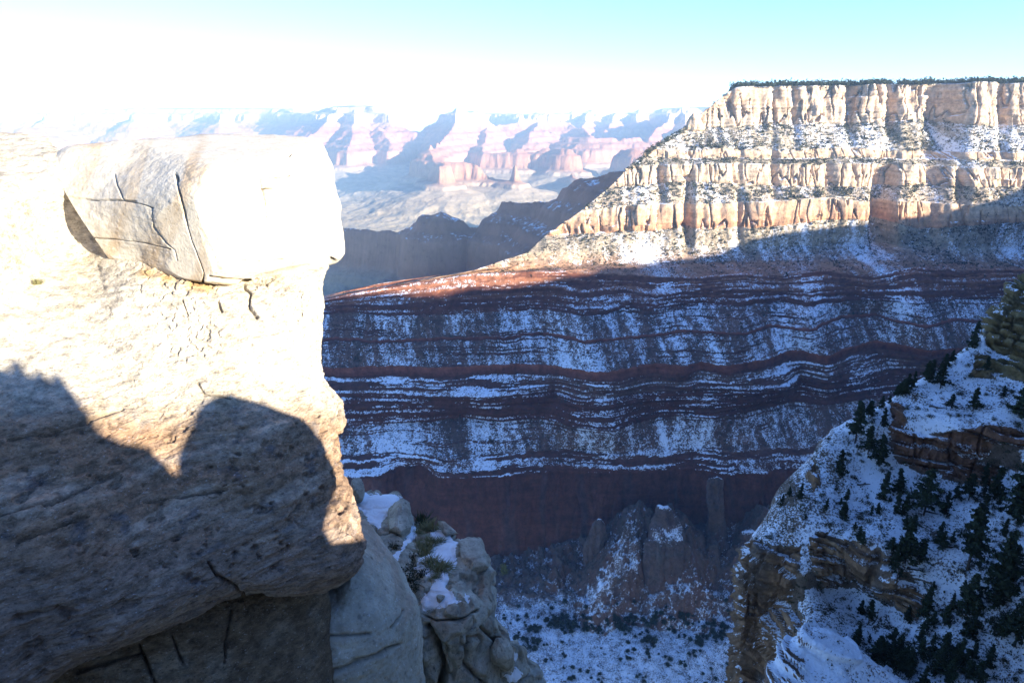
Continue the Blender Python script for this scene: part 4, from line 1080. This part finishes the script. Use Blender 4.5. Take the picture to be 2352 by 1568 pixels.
KN = [(1742, 1800), (1758, 1600), (1768, 1555), (1785, 1505), (1812, 1468), (1845, 1446), (1872, 1440), (1905, 1450), (1945, 1475), (1985, 1505), (2025, 1535), (2075, 1565), (2160, 1620), (2300, 1800), (2000, 1950)]
def kn_col(P, N, px, py):
    x, y, z = P[..., 0], P[..., 1], P[..., 2]
    c = np.broadcast_to(np.array([.20, .13, .09]), P.shape)
    bed = fbm(z * .8 + .25 * x * .4 + .3 * noise(x * .1, y * .1, z * .1), x * .03, y * .03, 3)
    s = .85 + .7 * fbm(x * .3, y * .3, z * .3, 5, .6) - 1.7 * sstep(.02, .16, bed) * sstep(1890, 1830, px + .3 * (py - 1480)) * sstep(1455, 1500, py)
    return c, s
def kn_disp(P, N, px, py):
    x, y, z = P[..., 0], P[..., 1], P[..., 2]
    bed = fbm(z * .8 + .25 * x * .4 + .3 * noise(x * .1, y * .1, z * .1), x * .03, y * .03, 3)
    return 1.1 * fbm(x * .1, y * .1, z * .1, 4) + .35 * fbm(x * .5, y * .5, z * .5, 3) + 1.0 * sstep(.02, .12, bed)
KN_CTL = [(1872, 1445, 112), (1800, 1500, 109.5), (1768, 1560, 108), (1900, 1530, 106.5), (1985, 1510, 108), (2060, 1565, 106), (1850, 1600, 103.5), (2000, 1650, 101), (1780, 1750, 98), (2200, 1750, 92), (2000, 1900, 90)]
star_rock("snowy_knoll", KN, (1940, 1680), KN_CTL, 30, 2.0, 22, 420, 160, M_SPUR, kn_disp, kn_col, label="rounded snow covered knoll with thin dark rock ledges", category="knoll", kind="structure")
# ------------------------------------------------------------------ trees, shrubs, grass
M_NEEDLE = plain_mat("dark_needles", (0.030, 0.040, 0.022), 0.5, 1.5)
M_SCRUB = plain_mat("scrub_leaves", (0.055, 0.055, 0.032), 0.5, 1.0)
M_SHRUB_FAR = plain_mat("far_scrub", (0.034, 0.038, 0.022), 0.45, 0.05)
M_BARK = plain_mat("bark", (0.06, 0.045, 0.035), 0.35, 6.0)
M_GRASS = plain_mat("dry_grass", (0.20, 0.19, 0.09), 0.4, 4.0)
M_YUCCA = plain_mat("yucca_leaves", (0.035, 0.055, 0.03), 0.4, 4.0)
M_TWIG = plain_mat("bare_twigs", (0.16, 0.14, 0.12), 0.3, 4.0)
M_OLIVE = plain_mat("olive_leaves", (0.12, 0.11, 0.02), 0.3, 1.0)


def tube(pts, rads, k=6):
    pts = np.array(pts, float); n = len(pts)
    a = np.linspace(0, 2 * math.pi, k, endpoint=False)
    V = []
    for i in range(n):
        t = pts[min(i + 1, n - 1)] - pts[max(i - 1, 0)]
        t = t / (np.linalg.norm(t) + 1e-9)
        s = np.cross(t, [0.13, 0.97, 0.21]); s /= np.linalg.norm(s) + 1e-9
        b = np.cross(t, s)
        V.append(pts[i] + rads[i] * (np.cos(a)[:, None] * s + np.sin(a)[:, None] * b))
    return np.concatenate(V), grid_faces(n, k, True)


def merge(parts):
    Vs, Qs, o = [], [], 0
    for V, Q in parts:
        Vs.append(V); Qs.append(Q + o); o += len(V)
    return np.concatenate(Vs), np.concatenate(Qs)


def sprays(cen, size, r, flat=1.0):
    """leaf clumps: one small bent quad-like triangle pair at each centre"""
    n = len(cen)
    size = np.broadcast_to(size, n)[:, None]
    a = r.normal(size=(n, 3)); a[:, 2] *= flat; a /= np.linalg.norm(a, axis=1, keepdims=True)
    b = np.cross(a, r.normal(size=(n, 3))); b /= np.linalg.norm(b, axis=1, keepdims=True) + 1e-9
    V = np.stack([cen - a * size * .5, cen + b * size * .32, cen + a * size * .6, cen - b * size * .32], 1)
    return V.reshape(-1, 3), np.arange(4 * n).reshape(n, 4)


def pine_meshes(seed, ragged=0.3, width=0.2, bare=0.12):
    """unit-height pine: trunk mesh and crown mesh"""
    r = np.random.default_rng(seed)
    lean = r.normal(size=2) * 0.03
    zz = np.linspace(0, 1, 9)
    path = np.stack([lean[0] * zz ** 2 + .006 * r.normal(size=9), lean[1] * zz ** 2 + .006 * r.normal(size=9), zz], -1)
    path[0] = (0, 0, -0.06)
    parts = [tube(path, 0.017 * (1 - zz) ** 0.8 + 0.002, 7)]
    cen, siz = [], []
    nb = 62
    for i in range(nb):
        h = bare + (0.97 - bare) * (i + r.random()) / nb
        th = r.random() * 2 * math.pi
        L = width * (1 - h) ** 0.75 * (1 + ragged * r.normal()) + 0.02
        if r.random() < .16:
            L *= 0.35
        L = max(L, .015)
        base = np.array([np.interp(h, zz, path[:, c]) for c in range(3)])
        dirv = np.array([math.cos(th), math.sin(th), 0.25 * h - 0.22 + .1 * r.normal()])
        t = np.linspace(0, 1, 4)[:, None]
        bp = base + dirv * L * t + np.array([0, 0, -.05 * L]) * t ** 2
        parts.append(tube(bp, 0.004 * (1 - t[:, 0]) + 0.001, 3))
        m = int(5 + 90 * L)
        tt = r.random(m) ** 0.7
        c = base + dirv * L * tt[:, None] + r.normal(size=(m, 3)) * np.array([1, 1, .55]) * (0.10 * L + .008)
        cen.append(c); siz.append(np.full(m, 0.05 + .012 * r.random()))
    cen.append(np.array([path[-1] + np.array([0, 0, -.03 * q]) for q in range(4)])); siz.append(np.full(4, .04))
    V, Q = merge(parts)
    tr = make_mesh("trunk", V, Q)
    C, S = np.concatenate(cen), np.concatenate(siz)
    C = np.repeat(C, 3, 0) + r.normal(size=(3 * len(C), 3)) * .010
    cr = make_mesh("crown", *sprays(C, np.repeat(S, 3), r, .6), smooth=False)
    return tr, cr


def bush_mesh(name, seed, n=220, tall=0.8, leaf=0.13, lumps=9):
    r = np.random.default_rng(seed)
    lc = r.normal(size=(lumps, 3)) * np.array([.17, .17, .15]) + np.array([0, 0, .45]) * tall
    k = r.integers(0, lumps, n)
    c = lc[k] + r.normal(size=(n, 3)) * np.array([.15, .15, .13])
    c[:, 2] = np.abs(c[:, 2])
    parts = [sprays(c, leaf * (0.7 + .6 * r.random(n)), r)]
    return make_mesh(name, *merge(parts), smooth=False)


pines = [pine_meshes(40 + i, ragged=[.25, .35, .3, .45, .3, .4][i], width=[.17, .21, .14, .24, .19, .16][i], bare=[.08, .16, .05, .22, .10, .30][i]) for i in range(6)]
for a, b in pines:
    a.materials.append(M_BARK); b.materials.append(M_NEEDLE)
jun = [bush_mesh("juniper_crown", 90 + i, 300, [1.1, 1.3, .9, 1.5][i], .2, 7) for i in range(4)]
for m in jun:
    m.materials.append(M_NEEDLE)
scr = [bush_mesh("shrub_leaves", 120 + i, 200, .6, .13, 7) for i in range(4)]
for m in scr:
    m.materials.append(M_SCRUB)


def spur_at(px, py):
    a = SPP[NBK + 2:]
    j = np.argmin((SPX[NBK + 2:] - px) ** 2 + (SPY[NBK + 2:] - py) ** 2)
    return a.reshape(-1, 3)[j].copy()


def put_tree(px, base, top, k, label, group=None):
    p = spur_at(px, base)
    d = p[1] * CP - p[2] * SP
    h = (base - top) * d / F / 0.86
    e = bpy.data.objects.new("pine_tree", None)
    SC.collection.objects.link(e)
    e.location = p; e.rotation_euler = (0, 0, random.random() * 6.28); e.scale = (h, h, h)
    e["label"] = label; e["category"] = "tree"
    if group:
        e["group"] = group
    link("trunk", pines[k][0], None, e); link("crown", pines[k][1], None, e)
    return p


HAND = [(1030, 510, 680, 0, "tall pine on the hillside skyline beside the lichen covered outcrop", 5), (800, 800, 960, 3, "bushy pine on the skyline just below the tall skyline pine", 5), (720, 815, 915, 1, "small pine on the skyline left of a bushy pine", 5),
        (880, 1000, 1105, 3, "small round pine alone on the upper snow field", 5), (1035, 955, 1105, 1, "bushy pine in the middle of the upper snow field", 5), (410, 1100, 1225, 4, "thin pine left of the reddish cliff band", 5), (212, 1060, 1330, 5, "tall bare trunked pine with a small crown near the skyline", 5),
        (300, 1230, 1420, 3, "dense dark pine left of the reddish cliff", 5), (385, 1290, 1500, 1, "wide dark pine against the left end of the reddish cliff", 5), (110, 1390, 1560, 4, "slim pine on the lower skyline above the brown cliff", 5), (1240, 950, 1025, 4, "small pine at the right of the upper snow field", 5), (1110, 790, 880, 1, "small pine under the lichen covered outcrop", 5), (1375, 840, 1160, 0, "tall dark pine at the right edge beside the upper snow", 5),
        (410, 95, 285, 2, "narrow pine with sparse crown left in a row of three", 6), (505, 85, 255, 4, "middle pine of the row of three below the reddish cliff", 6), (690, 75, 385, 3, "big ragged pine right in the row of three below the reddish cliff", 6), (495, 245, 390, 2, "left one of two touching young pines on snow", 6), (550, 255, 400, 2, "right one of two touching young pines on snow", 6),
        (832, 215, 370, 0, "young pine standing alone in a white snow hollow", 6), (360, 305, 395, 1, "stubby pine alone on open snow above the brown ledge", 6), (540, 415, 720, 1, "broad dark pine at the right end of the brown ledge", 6), (640, 570, 745, 3, "round pine touching the broad pine by the brown ledge", 6), (468, 560, 745, 4, "narrow pine just above the end of the brown ledge", 6),
        (992, 340, 790, 5, "tallest pine with a long bare lower trunk on the slope", 6), (1000, 120, 300, 3, "dark pine right under the reddish cliff", 6), (1190, 510, 1010, 0, "very tall full pine right of the tallest bare trunked one", 6), (815, 520, 655, 3, "low leaning pine beside a fallen log", 6), (690, 880, 1095, 2, "slim pine in the open snow below the brown ledge", 6), (1330, -20, 430, 0, "huge dark pine at the right edge under the reddish cliff", 6),
        (1185, 65, 290, 4, "pine with a crooked trunk beside the huge dark one", 6), (985, 790, 1090, 4, "dense pine below the tallest bare trunked one", 6), (830, 1010, 1165, 1, "round pine above the dark thicket", 6), (1010, 1000, 1260, 0, "dark pine rising from the thicket's right side", 6), (655, 1165, 1310, 5, "small pine with a thin crown above the dark thicket", 6),
        (1320, 970, 1310, 3, "wide dark pine low at the right edge", 6), (1300, 600, 810, 1, "bushy pine at the right edge halfway down the slope", 6), (1225, 1090, 1270, 1, "short pine behind the snowy hummock at the right", 6), (60, 1455, 1590, 1, "dark pine at the foot of the snowy knoll", 6), (880, 930, 1030, 2, "small thin pine right of the open snow", 6), (1110, 60, 200, 2, "small pine right of the reddish cliff's lower edge", 6), (560, 1010, 1130, 4, "young pine below the fallen logs", 6), (300, 960, 1130, 5, "thin pine in the shaded gully under the brown ledge", 6), (230, 1150, 1260, 1, "small pine beside the top of the knoll", 6)]
for zx, t, b, k, lab, src in HAND:
    if src == 5:
        put_tree(1895 + zx * .3296, 574.2 + b * .3296, 574.2 + t * .3296, k, lab)
    else:
        put_tree(1895 + zx * .3297, 1051.4 + b * .3297, 1051.4 + t * .3297, k, lab)
# the dark thicket low on the slope, and the belt of trees along the skyline
for i in range(34):
    a = random.random()
    bx, by = 1960 + 330 * a, 1478 + 26 * math.sin(3 * a) + 70 * random.random() + 14 * a
    put_tree(bx, by, by - random.uniform(34, 66), random.choice([0, 1, 3, 3]), "dark pine crowded into the thicket along the bottom of the slope", "pines of the dark thicket")
for i in range(22):
    a = random.random()
    bx = 1965 + 225 * a; by = np.interp(bx, sil[:, 0], sil[:, 1]) + 5 + 12 * random.random()
    put_tree(bx, by, by - random.uniform(16, 44), random.choice([1, 3, 3, 0]), "small dark pine in the belt along the hillside skyline", "pines along the hillside skyline")
for i in range(75):
    a, b_ = random.random(), random.random()
    bx, by = 1790 + 560 * a, 1130 + 420 * b_
    if by < np.interp(bx, sil[:, 0], sil[:, 1]) + 25 or (bx < 1960 and by > 1230):
        continue
    put_tree(bx, by, by - random.uniform(14, 44), random.randrange(6), "one of the scattered small pines on the snowy slope", "scattered small pines on the snowy slope")


def put(name, mesh, p, s, label, cat, group=None, zs=1.0, mat=None):
    o = bpy.data.objects.new(name, mesh)
    o.location = p; o.scale = (s, s, s * zs); o.rotation_euler = (0, 0, random.random() * 6.28)
    SC.collection.objects.link(o)
    o["label"] = label; o["category"] = cat
    if group:
        o["group"] = group
    return o


n_ = 0
while n_ < 210:
    px, py = 1720 + 632 * random.random(), 700 + 868 * random.random()
    if py < np.interp(px, sil[:, 0], sil[:, 1]) + 4:
        continue
    j = np.argmin((SPX[NBK + 2:] - px) ** 2 + (SPY[NBK + 2:] - py) ** 2)
    if cl[NBK + 2:].ravel()[j] > .4 or (py > 1440 and 1770 < px < 1990):
        continue
    put("shrub", random.choice(scr), SPP[NBK + 2:].reshape(-1, 3)[j], random.uniform(.6, 1.9), "small dark shrub poking through the snow of the hillside", "shrub", "shrubs on the snowy hillside", .8)
    n_ += 1

sm = (SPX > 1690) & (SPX < 2380) & (SPY < 1600) & (cl < .5)
sm[:NBK + 4] = False
r8 = np.random.default_rng(21)
i8 = r8.choice(sm.size, 2600, p=sm.ravel() * SD.min() / sm.sum() / SD.min())
SCR_P, SCR_S = SPP.reshape(-1, 3)[i8], r8.gamma(3, .13, 2600) + .14
KV = np.zeros(len(bpy.data.objects['snowy_knoll'].data.vertices) * 3, np.float32); bpy.data.objects['snowy_knoll'].data.vertices.foreach_get('co', KV)
KV = KV.reshape(-1, 3)[:420 * 160]
KV = KV[r8.choice(len(KV), 110)]
SCR_P = np.concatenate([SCR_P, KV]); SCR_S = np.concatenate([SCR_S, r8.gamma(3, .13, 110) + .14])
# fallen logs
def log(px, py, L, ang, rad, label):
    p = spur_at(px, py) + np.array([0, -.1, .25])
    t = np.linspace(-.5, .5, 7)
    pts = np.stack([p[0] + L * t * math.cos(ang), p[1] + L * t * math.sin(ang) * .5, p[2] + L * t * math.sin(ang) * .5 + .03 * np.random.default_rng(int(px)).normal(size=7)], -1)
    V, Q = tube(pts, rad * np.linspace(1.2, .5, 7), 7)
    return link("fallen_log", make_mesh("fallen_log", V, Q), M_BARK, label=label, category="log")
log(2180, 1261, 3.2, -.35, .18, "dark fallen log beside the low leaning pine")
log(2105, 1143, 2.6, .2, .13, "fallen log beside the two touching young pines")
log(2140, 1172, 2.4, -.3, .16, "fallen log below the big ragged pine of three")
log(2150, 935, 3.0, -.3, .16, "dark log lying on the upper snow above the reddish cliff")
log(1985, 1110, 2.6, .05, .14, "snow lined log lying left of the row of three pines")
log(2100, 1310, 3.0, -.2, .14, "fallen log under the broad pine by the brown ledge")
log(2160, 1400, 3.2, .5, .11, "thin bent log reaching out of the thicket")

# trees on the canyon floor
fxy = FLP[..., :2]
def floor_z(x, y):
    i = int(round((y - fys[0]) / (fys[1] - fys[0]))); j = int(round((x - fxs[0]) / (fxs[1] - fxs[0])))
    return FZ[min(max(i, 0), len(fys) - 1), min(max(j, 0), len(fxs) - 1)]
FLX, FLY_, _ = project(FLP)
c_ = 0
tries = 0
while c_ < 295 and tries < 20000:
    tries += 1
    px, py = 1140 + 590 * random.random(), 1370 + 210 * random.random()
    if px < 1150 + max(0, (py - 1440)) * .75:
        continue
    dens = math.exp(-((py - (1440 + .02 * (px - 1400))) / 30) ** 2) * (1.0 if px > 1300 else .6) + .13 + .35 * math.exp(-((py - 1485) / 20) ** 2) * (px < 1500)
    dens *= .15 + 1.3 * float(sstep(-.15, .35, noise(px * .021, py * .033, 4.4)))
    if py < 1415:
        dens *= .35
    if random.random() > dens:
        continue
    j = np.argmin((FLX - px) ** 2 + (FLY_ - py) ** 2)
    p = FLP.reshape(-1, 3)[j]
    s = random.uniform(4, 11) * (1.0 if dens > .6 else .8)
    big = dens > .6
    put("juniper_tree", random.choice(jun), p - np.array([0, 0, .3]), s, "dark juniper in the belt of trees across the canyon floor" if big else "dark juniper scattered over the open snow of the canyon floor", "tree",
        "junipers in the belt across the canyon floor" if big else "junipers scattered on the canyon floor", .9)
    c_ += 1
olive = bush_mesh("olive_crown", 77, 420, 1.2, .14, 10); olive.materials.append(M_OLIVE)
j = np.argmin((FLX - 1160) ** 2 + (FLY_ - 1322) ** 2)
put("olive_tree", olive, FLP.reshape(-1, 3)[j], 17, "olive coloured tree alone at the foot of the red cliff", "tree", None, 1.3)

# scrub too fine to count: the dots on the far slopes and the trees along the mesa's rim
def scatter(name, P, S, seed, mat, per=10, leaf=.55, tall=.75):
    r = np.random.default_rng(seed)
    n = len(P)
    c = np.repeat(P, per, 0) + r.normal(size=(n * per, 3)) * np.array([.32, .32, .26]) * np.repeat(S, per)[:, None]
    c[:, 2] += np.repeat(S, per) * .35 * tall
    V, Q = sprays(c, np.repeat(S, per) * leaf * (.7 + .6 * r.random(n * per)), r)
    return link(name, make_mesh(name, V, Q, smooth=False), mat, kind="stuff")

w = (kf >= 0) & ~isT
vis = w & (WPX > 720) & (WPX < 2380)
vis[:, :NB] = False
prob = np.where(isb > .5, .10, np.where(isc > .5, .02, 1.0)) * (0.35 + .65 * sstep(-.2, .3, fbm(ss * .02, zm * .02, 40., 3)))
prob = prob * (1 + .4 * sstep(-300, -200, zm)) * np.clip(WPD / 1200, .5, 2)
pr = (vis * prob).ravel(); pr = pr / pr.sum()
idx = rng.choice(pr.size, 24000, p=pr)
Pw = WP.reshape(-1, 3)[idx] + rng.normal(size=(24000, 3)) * .6
Sw = rng.gamma(3, .5, 24000) + .6
Sw *= 1 + .7 * sstep(-330, -200, Pw[:, 2])
scatter("scrub", Pw, Sw, 5, M_SHRUB_FAR, 9)
scatter("hillside_scrub", SCR_P, SCR_S, 31, M_SCRUB, 10, .4)
# rim trees
r5 = np.random.default_rng(9)
n5 = 3600
k5 = r5.integers(NB, NB + NF - 2, n5)
row5 = np.clip(10 - (r5.random(n5) ** 1.4 * 6).astype(int), 4, 9)
Pr = WP[row5, k5] + r5.normal(size=(n5, 3)) * np.array([2, 8, .2])
Pr[:, 2] = np.maximum(Pr[:, 2], WP[9, k5, 2] - .3)
scatter("rim_woodland", Pr, 3 + 9 * r5.random(n5) ** 2, 6, M_NEEDLE, 12, .42, 1.2)
# trees down the dark back edge of the nose
rows6 = np.where((zm[:, 0] < -15) & (zm[:, 0] > -110))[0]
n6 = 420
Pn = WP[r5.choice(rows6, n6), r5.integers(NB - 6, NB + 14, n6)]
scatter("nose_woodland", Pn, r5.uniform(2.5, 6.5, n6), 8, M_NEEDLE, 12, .42, 1.0)

# scrub on the canyon floor and talus
n7 = 5000
i7 = r5.choice(FLX.size, n7, p=(lambda q: q / q.sum())(((FLX > 1100) & (FLX < 1760) & (FLY_ > 1150) & (FLY_ < 1600)).ravel() * 1.0))
scatter("floor_scrub", FLP.reshape(-1, 3)[i7], r5.gamma(4, .35, n7) + .4, 12, M_SCRUB, 8)

# ------------------------------------------------------------------ plants on the ledge
LEDGE = bpy.data.objects["ledge_outcrop"].data
lv = np.zeros(len(LEDGE.vertices) * 3, np.float32); LEDGE.vertices.foreach_get("co", lv); lv = lv.reshape(-1, 3)[:900 * 300]
lpx, lpy, ld = project(lv.astype(float))
def ledge_at(px, py):
    j = np.argmin((lpx - px) ** 2 + (lpy - py) ** 2)
    return lv[j].astype(float)
def tuft_mesh(name, seed, n, L, w, spread, droop, up=.35):
    r = np.random.default_rng(seed)
    V, Q = [], []
    for i in range(n):
        th = r.random() * 2 * math.pi
        tilt = spread * r.random() ** .6
        d = np.array([math.cos(th) * math.sin(tilt), math.sin(th) * math.sin(tilt), math.cos(tilt)])
        sd = np.array([-math.sin(th), math.cos(th), 0])
        l = L * (.6 + .5 * r.random())
        b = r.normal(size=3) * .12 * np.array([1, 1, 0]) * L
        o = len(V)
        for t, ww in ((0, 1), (.5, .85), (1, .1)):
            p = b + d * l * t + np.array([0, 0, -droop * l * t * t])
            V += [p - sd * w * ww, p + sd * w * ww]
        Q += [(o, o + 1, o + 3, o + 2), (o + 2, o + 3, o + 5, o + 4)]
    return make_mesh(name, np.array(V), np.array(Q), smooth=False)
tufts = [tuft_mesh("grass_tuft", 200 + i, 150, .36, .006, 1.1, .35) for i in range(3)]
for m in tufts:
    m.materials.append(M_GRASS)
yuc = tuft_mesh("yucca_plant", 230, 110, .42, .011, 1.45, .1); yuc.materials.append(M_YUCCA)
TUFT = [(1370, 535, 1.3, "large grass tuft right behind the dark yucca"), (1345, 602, .8, "round grass tuft in the upper snow of the lower patch"), (1385, 622, .9, "grass tuft between two snow patches below the yucca"), (1300, 638, .6, "tiny grass tuft near the left rim of the snow"), (1452, 612, .7, "small grass tuft near the ledge's right skyline"),
        (1340, 692, 1.1, "wide grass tuft halfway down the snow patch"), (1375, 765, 1.1, "round grass tuft alone in the middle of the snow"), (1450, 805, 1.2, "large grass tuft right of the middle, near the slab"), (1485, 790, .8, "small grass tuft touching the large one by the slab"), (1408, 862, .6, "small tuft low in the snow"), (1292, 562, .7, "flat grass tuft left below the yucca"), (1405, 545, .9, "grass tuft right of the large one behind the yucca"), (1365, 650, .8, "grass tuft above the wide one on the snow")]
for zx, zy, s, lab in TUFT:
    p = ledge_at(516.8 + zx * .3418, 1033.6 + zy * .3418)
    put("grass_tuft", random.choice(tufts), p - np.array([0, 0, .03]), s, lab, "grass tuft", None, .8)
put("yucca_plant", yuc, ledge_at(967, 1207), 1.0, "dark spiky yucca on the ledge skyline", "yucca")
dark = [bush_mesh("ledge_shrub", 300 + i, 260, .7, .10, 7) for i in range(2)]
for m in dark:
    m.materials.append(M_SCRUB)
for zx, zy, s, lab in [(1322, 850, .36, "dark shrub right of the dark hollow at the ledge's left side"), (1245, 800, .4, "dark green shrub beside the rounded boulder"), (1262, 880, .42, "lowest dark shrub along the rounded boulder"), (1130, 665, .34, "dark low bush under the upper rock heap"), (1255, 720, .32, "dark shrub left of the wide grass tuft"), (1290, 930, .3, "dark bush at the foot of the snow patch's left edge")]:
    put("shrub", random.choice(dark), ledge_at(516.8 + zx * .3418, 1033.6 + zy * .3418) - np.array([0, 0, .08]), s, lab, "shrub", None, .9)
for px, py, s, lab in [(86, 654, .7, "dry grass tuft growing on the sunlit cliff face left of the capstone")]:
    put("grass_tuft", tufts[0], body_at(px, py), s * .7, lab, "grass tuft")
